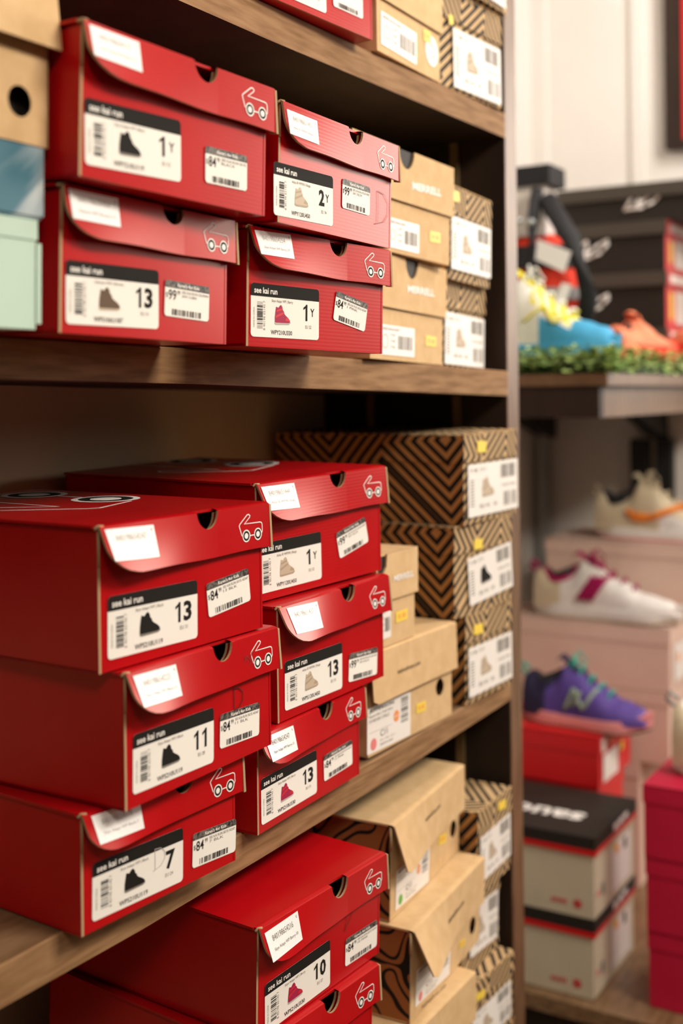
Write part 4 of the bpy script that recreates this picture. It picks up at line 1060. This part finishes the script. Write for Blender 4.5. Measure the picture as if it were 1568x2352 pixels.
# ---------------------------------------------------------------- boxes on the low shelf
def end_label(b, x0, x1, y, z0, z1, m='whitecard'):
    b.add([(x0, y, z0), (x1, y, z0), (x1, y, z1), (x0, y, z1)], [(0, 1, 2, 3)], m)
def two_tone(label, y_right, x0, z0, H, Lx, Ly, top_text=False):
    """cream box, black lid with a red lower band; long side faces the viewer, printed end faces the aisle"""
    t = empty('shoe_box', (x0, y_right, Z0 + z0), (0, 0, 0), label, 'shoe box', 'cream shoe boxes with black and red lids')
    b = MB(); b.box(.002, Lx, .002, Ly, 0, H - .001, 'cream')
    # printing on the long side: small red emblem and word
    for cy, r in ((.032, .008),):
        for k in range(14):
            a0, a1 = 2 * math.pi * k / 14, 2 * math.pi * (k + 1) / 14
            b.add([(.0014, cy + r * math.cos(a0), .022 + r * math.sin(a0)), (.0014, cy + r * .72 * math.cos(a0), .022 + r * .72 * math.sin(a0)),
                   (.0014, cy + r * .72 * math.cos(a1), .022 + r * .72 * math.sin(a1)), (.0014, cy + r * math.cos(a1), .022 + r * math.sin(a1))], [(0, 1, 2, 3)], 'redp')
    b.box(.0012, .0016, .028, .036, .018, .026, 'redp')
    for k in range(5): b.box(.0012, .0016, .052 + k * .006, .0555 + k * .006, .018 + .001 * (k % 2), .026, 'redp')
    b.build('body', t)
    b = MB()
    for (za, zb, m_) in ((H - .030, H - .020, 'redcard'), (H - .020, H, 'blackcard')):
        b.box(-.002, .001, -.002, Ly + .002, za, zb, m_); b.box(Lx, Lx + .002, -.002, Ly + .002, za, zb, m_)
        b.box(.001, Lx, -.002, .001, za, zb, m_); b.box(.001, Lx, Ly, Ly + .002, za, zb, m_)
    b.box(-.002, Lx + .002, -.002, Ly + .002, H, H + .0018, 'blackcard')
    vs_, fs_, xa, xb, ya, yb = text_geo('saucony', .03)
    if top_text:
        b.add([(.125 - (p[1] - ya) / (yb - ya) * .055, .050 + (p[0] - xa) / (xb - xa) * .25, H + .0022) for p in vs_], fs_, 'ink_white')
    # white swirl on the end of the lid
    for q in range(3): b.box(.10 + q * .028, .122 + q * .028, -.0026, -.0019, H - .017 + .002 * q, H - .006 + .001 * q, 'ink_white')
    b.build('lid', t)
    b = MB()
    end_label(b, .10, .205, .0012, .012, H - .045)
    end_label(b, .12, .135, .0008, .075, .092, 'orange'); end_label(b, .165, .180, .0008, .070, .090, 'black'); end_label(b, .105, .120, .0008, .085, .097, 'yellow')
    end_label(b, .04, .055, .0008, .030, .050, 'grey'); end_label(b, .015, .028, .0008, .035, .045, 'pink')
    b.build('end_label', t)
two_tone('cream shoe box with black and red lid standing directly on the low shelf', .700, 2.0, -1.056, .1380, .228, .32)
two_tone('cream shoe box with white lettering on its black lid, on top of its twin', .697, 1.998, -.9155, .1410, .232, .32, True)
def plain_box(label, x, y, z, Lx, Ly, H, m, group, lid=.03, end=None, mlid=None, cat='shoe box', name='shoe_box'):
    t = empty(name, (x, y, Z0 + z), (0, 0, 0), label, cat, group)
    b = MB(); b.box(.002, Lx - .002, .002, Ly - .002, 0, H - .002, m); b.build('body', t, .001)
    b = MB(); ml = mlid or m
    b.box(0, .002, 0, Ly, H - lid, H, ml); b.box(Lx - .002, Lx, 0, Ly, H - lid, H, ml); b.box(.002, Lx - .002, 0, .002, H - lid, H, ml); b.box(.002, Lx - .002, Ly - .002, Ly, H - lid, H, ml)
    b.box(0, Lx, 0, Ly, H - .0015, H + .0005, ml)
    b.build('lid', t)
    if end:
        b = MB()
        for q in end: end_label(b, *q)
        b.build('end_label', t)
    return t
plain_box('red shoe box of a hidden pile, just behind the lower cream box', 2.262, .785, -1.056, .16, .33, .141, 'redcard', 'red shoe boxes behind the cream ones')
plain_box('red shoe box of a hidden pile, just behind the upper cream box', 2.262, .780, -.914, .16, .33, .141, 'redcard', 'red shoe boxes behind the cream ones')
plain_box('red shoe box with white end sticker right under the purple running shoe', 2.250, .772, -.772, .200, .32, .099, 'redcard', 'red shoe boxes behind the cream ones', .034,
          end=[(.020, .110, -.0006, .006, .060, 'whitecard'), (.012, .036, -.0006, .066, .092, 'ink_white'), (.055, .070, -.0008, .072, .088, 'orange'), (.125, .145, -.0006, .042, .060, 'yellow'), (.150, .190, -.0006, .060, .090, 'pink')])
for i, (z, H) in enumerate(((-1.056, .130), (-.925, .127), (-.797, .123))):
    plain_box(['crimson shoe box lowest of three at the lower right corner', 'crimson shoe box middle of three at the lower right corner', 'crimson shoe box on top of three at the lower right corner'][i],
              2.03 - .004 * i, .615 - .36 + .002 * i, z, .20, .36, H, 'magenta', 'crimson shoe boxes at the lower right', .03)
for i, (x, y, z, H) in enumerate(((2.50, .772, -1.056, .270), (2.50, .706, -.785, .153), (2.50, .703, -.631, .133))):
    plain_box(['tall blush-pink box at the base of the pale pile behind the red box', 'blush-pink shoe box in the middle of the pale pile', 'blush-pink shoe box carrying the magenta-trimmed white trainer'][i],
              x, y, z, .38, .38, H, 'blush', 'blush-pink shoe boxes', .036 if i != 1 else .03,
              end=[(.03, .34, -.0006, .015, H - .04, 'whitecard'), (.05, .07, -.0008, H * .4, H * .55, 'orange')] if i else None, mlid='whitecard' if i == 9 else None)
plain_box('blush-pink shoe box carrying the cream and orange trainer', 2.61, .69, -.4965, .26, .33, .160, 'blush', 'blush-pink shoe boxes', .03)

# black boxes and red-ended boxes on the display shelf
def black_box(label, x, y, z, Lx, Ly, H, red_end, logo_y):
    t = empty('shoe_box', (x, y, Z0 + z), (0, 0, 0), label, 'shoe box', 'black shoe boxes on the display shelf')
    b = MB(); b.box(.002, Lx, .002, Ly, 0, H - .001, 'blackcard')
    if red_end: end_label(b, .001, Lx, .0012, 0, H - .03, 'redcard')
    b.build('body', t)
    b = MB(); b.box(-.006, Lx + .001, -.003, Ly + .001, H - .030, H + .001, 'black_lit_lid')
    if red_end:
        end_label(b, 0, Lx, -.0034, H - .030, H, 'redcard'); end_label(b, .02, .16, -.0038, H - .024, H - .006, 'whitecard')
    b.build('lid', t)
    if red_end:
        b = MB(); end_label(b, .03, .055, .0006, .02, H - .045, 'yellow'); end_label(b, .075, .17, .0006, .012, H - .040, 'whitecard'); b.build('end_label', t)
    b = MB()     # loose white script logo on the long side
    if logo_y is None: return
    for st in ([(0, 0), (.30, .85), (.42, 1.0), (.40, .5), (.30, .1)], [(.30, .1), (.55, .5), (.75, .75), (1.0, .95)], [(.0, .05), (.5, .12), (.8, .35), (1.0, .8)]):
        for i in range(len(st) - 1):
            (a0, b0), (a1, b1) = st[i], st[i + 1]
            b.tube([(.0, logo_y + .085 * (1 - a0), H * .30 + b0 * .045), (.0, logo_y + .085 * (1 - a1), H * .30 + b1 * .045)], .0035, 'ink_white', 6)
    b.build('script_logo', t)

black_box('black shoe box with red end, lowest of the dark pile on the display shelf', 2.62, .737, .0325, .22, .27, .105, True, None)
black_box('black shoe box with red end, second of the dark pile', 2.62, .737, .1385, .22, .27, .125, True, .13)
black_box('black shoe box with red end, third of the dark pile, below the wide black one', 2.62, .737, .2645, .22, .27, .112, True, .13)
black_box('wide black shoe box with white script, topmost of the dark pile', 2.62, .60, .3775, .24, .385, .082, False, .145)

# red and black backpack hanging over the shelf, behind the yellow trainer
bp = empty('backpack', (2.34, .925, Z0 + .051), (0, 0, 0), 'red, grey and white small backpack with black straps and white swing tag', 'bag')
b = MB()
def bag(i, j):
    a = 2 * math.pi * i; z = .02 + .27 * j; r = .115 * (math.sin(min(1, j * 1.02 + .02) * math.pi) ** .35) * (1 - .25 * j)
    return (.075 * math.cos(a) * r / .115, r * math.copysign(abs(math.sin(a)) ** .8, math.sin(a)), z)
b.grid(bag, 28, 14, 's_red'); b.build('bag_body', bp)
b = MB()
for z0_, z1_, m_ in ((.135, .16, 's_grey'), (.20, .25, 's_black'), (.07, .09, 's_pinkred')):
    b.grid(lambda i, j: (lambda p: (p[0] * 1.04, p[1] * 1.04, p[2]))(bag(.28 + .44 * i, (z0_ + (z1_ - z0_) * j - .02) / .27)), 14, 3, m_)
b.build('panel', bp)
b = MB()
b.box(-.045, .045, -.045, .10, .372, .412, 's_black'); b.box(-.04, .03, .05, .10, .25, .372, 's_black'); b.box(-.035, .02, -.03, .05, .27, .372, 's_white')
for yy in (-.02, .085): b.tube([(-.05, yy, .36), (-.07, yy, .30), (-.085, yy * .9, .20), (-.06, yy - .03, .08)], .013, 's_black', 8)
b.tube([(-.05, -.04, .34), (-.07, -.10, .25), (-.06, -.13, .14), (-.04, -.10, .03)], .020, 's_black', 8)
b.build('strap', bp)
b = MB()
b.add([(-.088, -.035, .255), (-.088, -.105, .225), (-.088, -.090, .185), (-.088, -.030, .215), (-.0865, -.035, .255), (-.0865, -.105, .225), (-.0865, -.090, .185), (-.0865, -.030, .215)],
      [(0, 1, 2, 3), (7, 6, 5, 4), (0, 4, 5, 1), (1, 5, 6, 2), (2, 6, 7, 3), (3, 7, 4, 0)], 'sticker')
b.add([(-.088, -.085, .165), (-.088, -.105, .160), (-.088, -.080, .095), (-.088, -.060, .105), (-.0865, -.085, .165), (-.0865, -.105, .160), (-.0865, -.080, .095), (-.0865, -.060, .105)],
      [(0, 1, 2, 3), (7, 6, 5, 4), (0, 4, 5, 1), (1, 5, 6, 2), (2, 6, 7, 3), (3, 7, 4, 0)], 'sticker')
b.build('swing_tag', bp)
b = MB()
for yy, zz in ((.03, .31), (.005, .295), (-.022, .29)): b.tube([(-.092, yy, zz), (-.084, yy, zz)], .007, 'silver', 12)
b.build('buckle', bp)

# dark banner on the right wall
bn = empty('hanging_banner', (2.97, .60, Z0 + .60), (0, 0, 0), 'dark brown hanging banner with red edge at the upper right corner', 'banner')
b = MB(); b.box(0, .02, .0, .235, 0, .90, 'wood_dark'); b.build('cloth', bn, .004)
b = MB(); b.box(-.004, 0, .0, .19, .02, .90, 'redcard'); b.build('red_edge', bn)

# stickers and printed marks belong to the panel they are stuck on
for o in [o for o in C.objects if o.type == 'EMPTY' and o.name.split('.')[0] == 'shoe_box']:
    kids = {}
    for ch in o.children: kids.setdefault(ch.name.split('.')[0], []).append(ch)
    body, lid = kids['body'][0], kids['lid'][0]
    for k in ('size_label', 'price_sticker', 'yellow_sticker', 'round_sticker', 'pen_mark', 'end_label', 'script_logo'):
        for ch in kids.get(k, []): ch.parent = body
    for ch in kids.get('barcode_sticker', []): ch.parent = lid
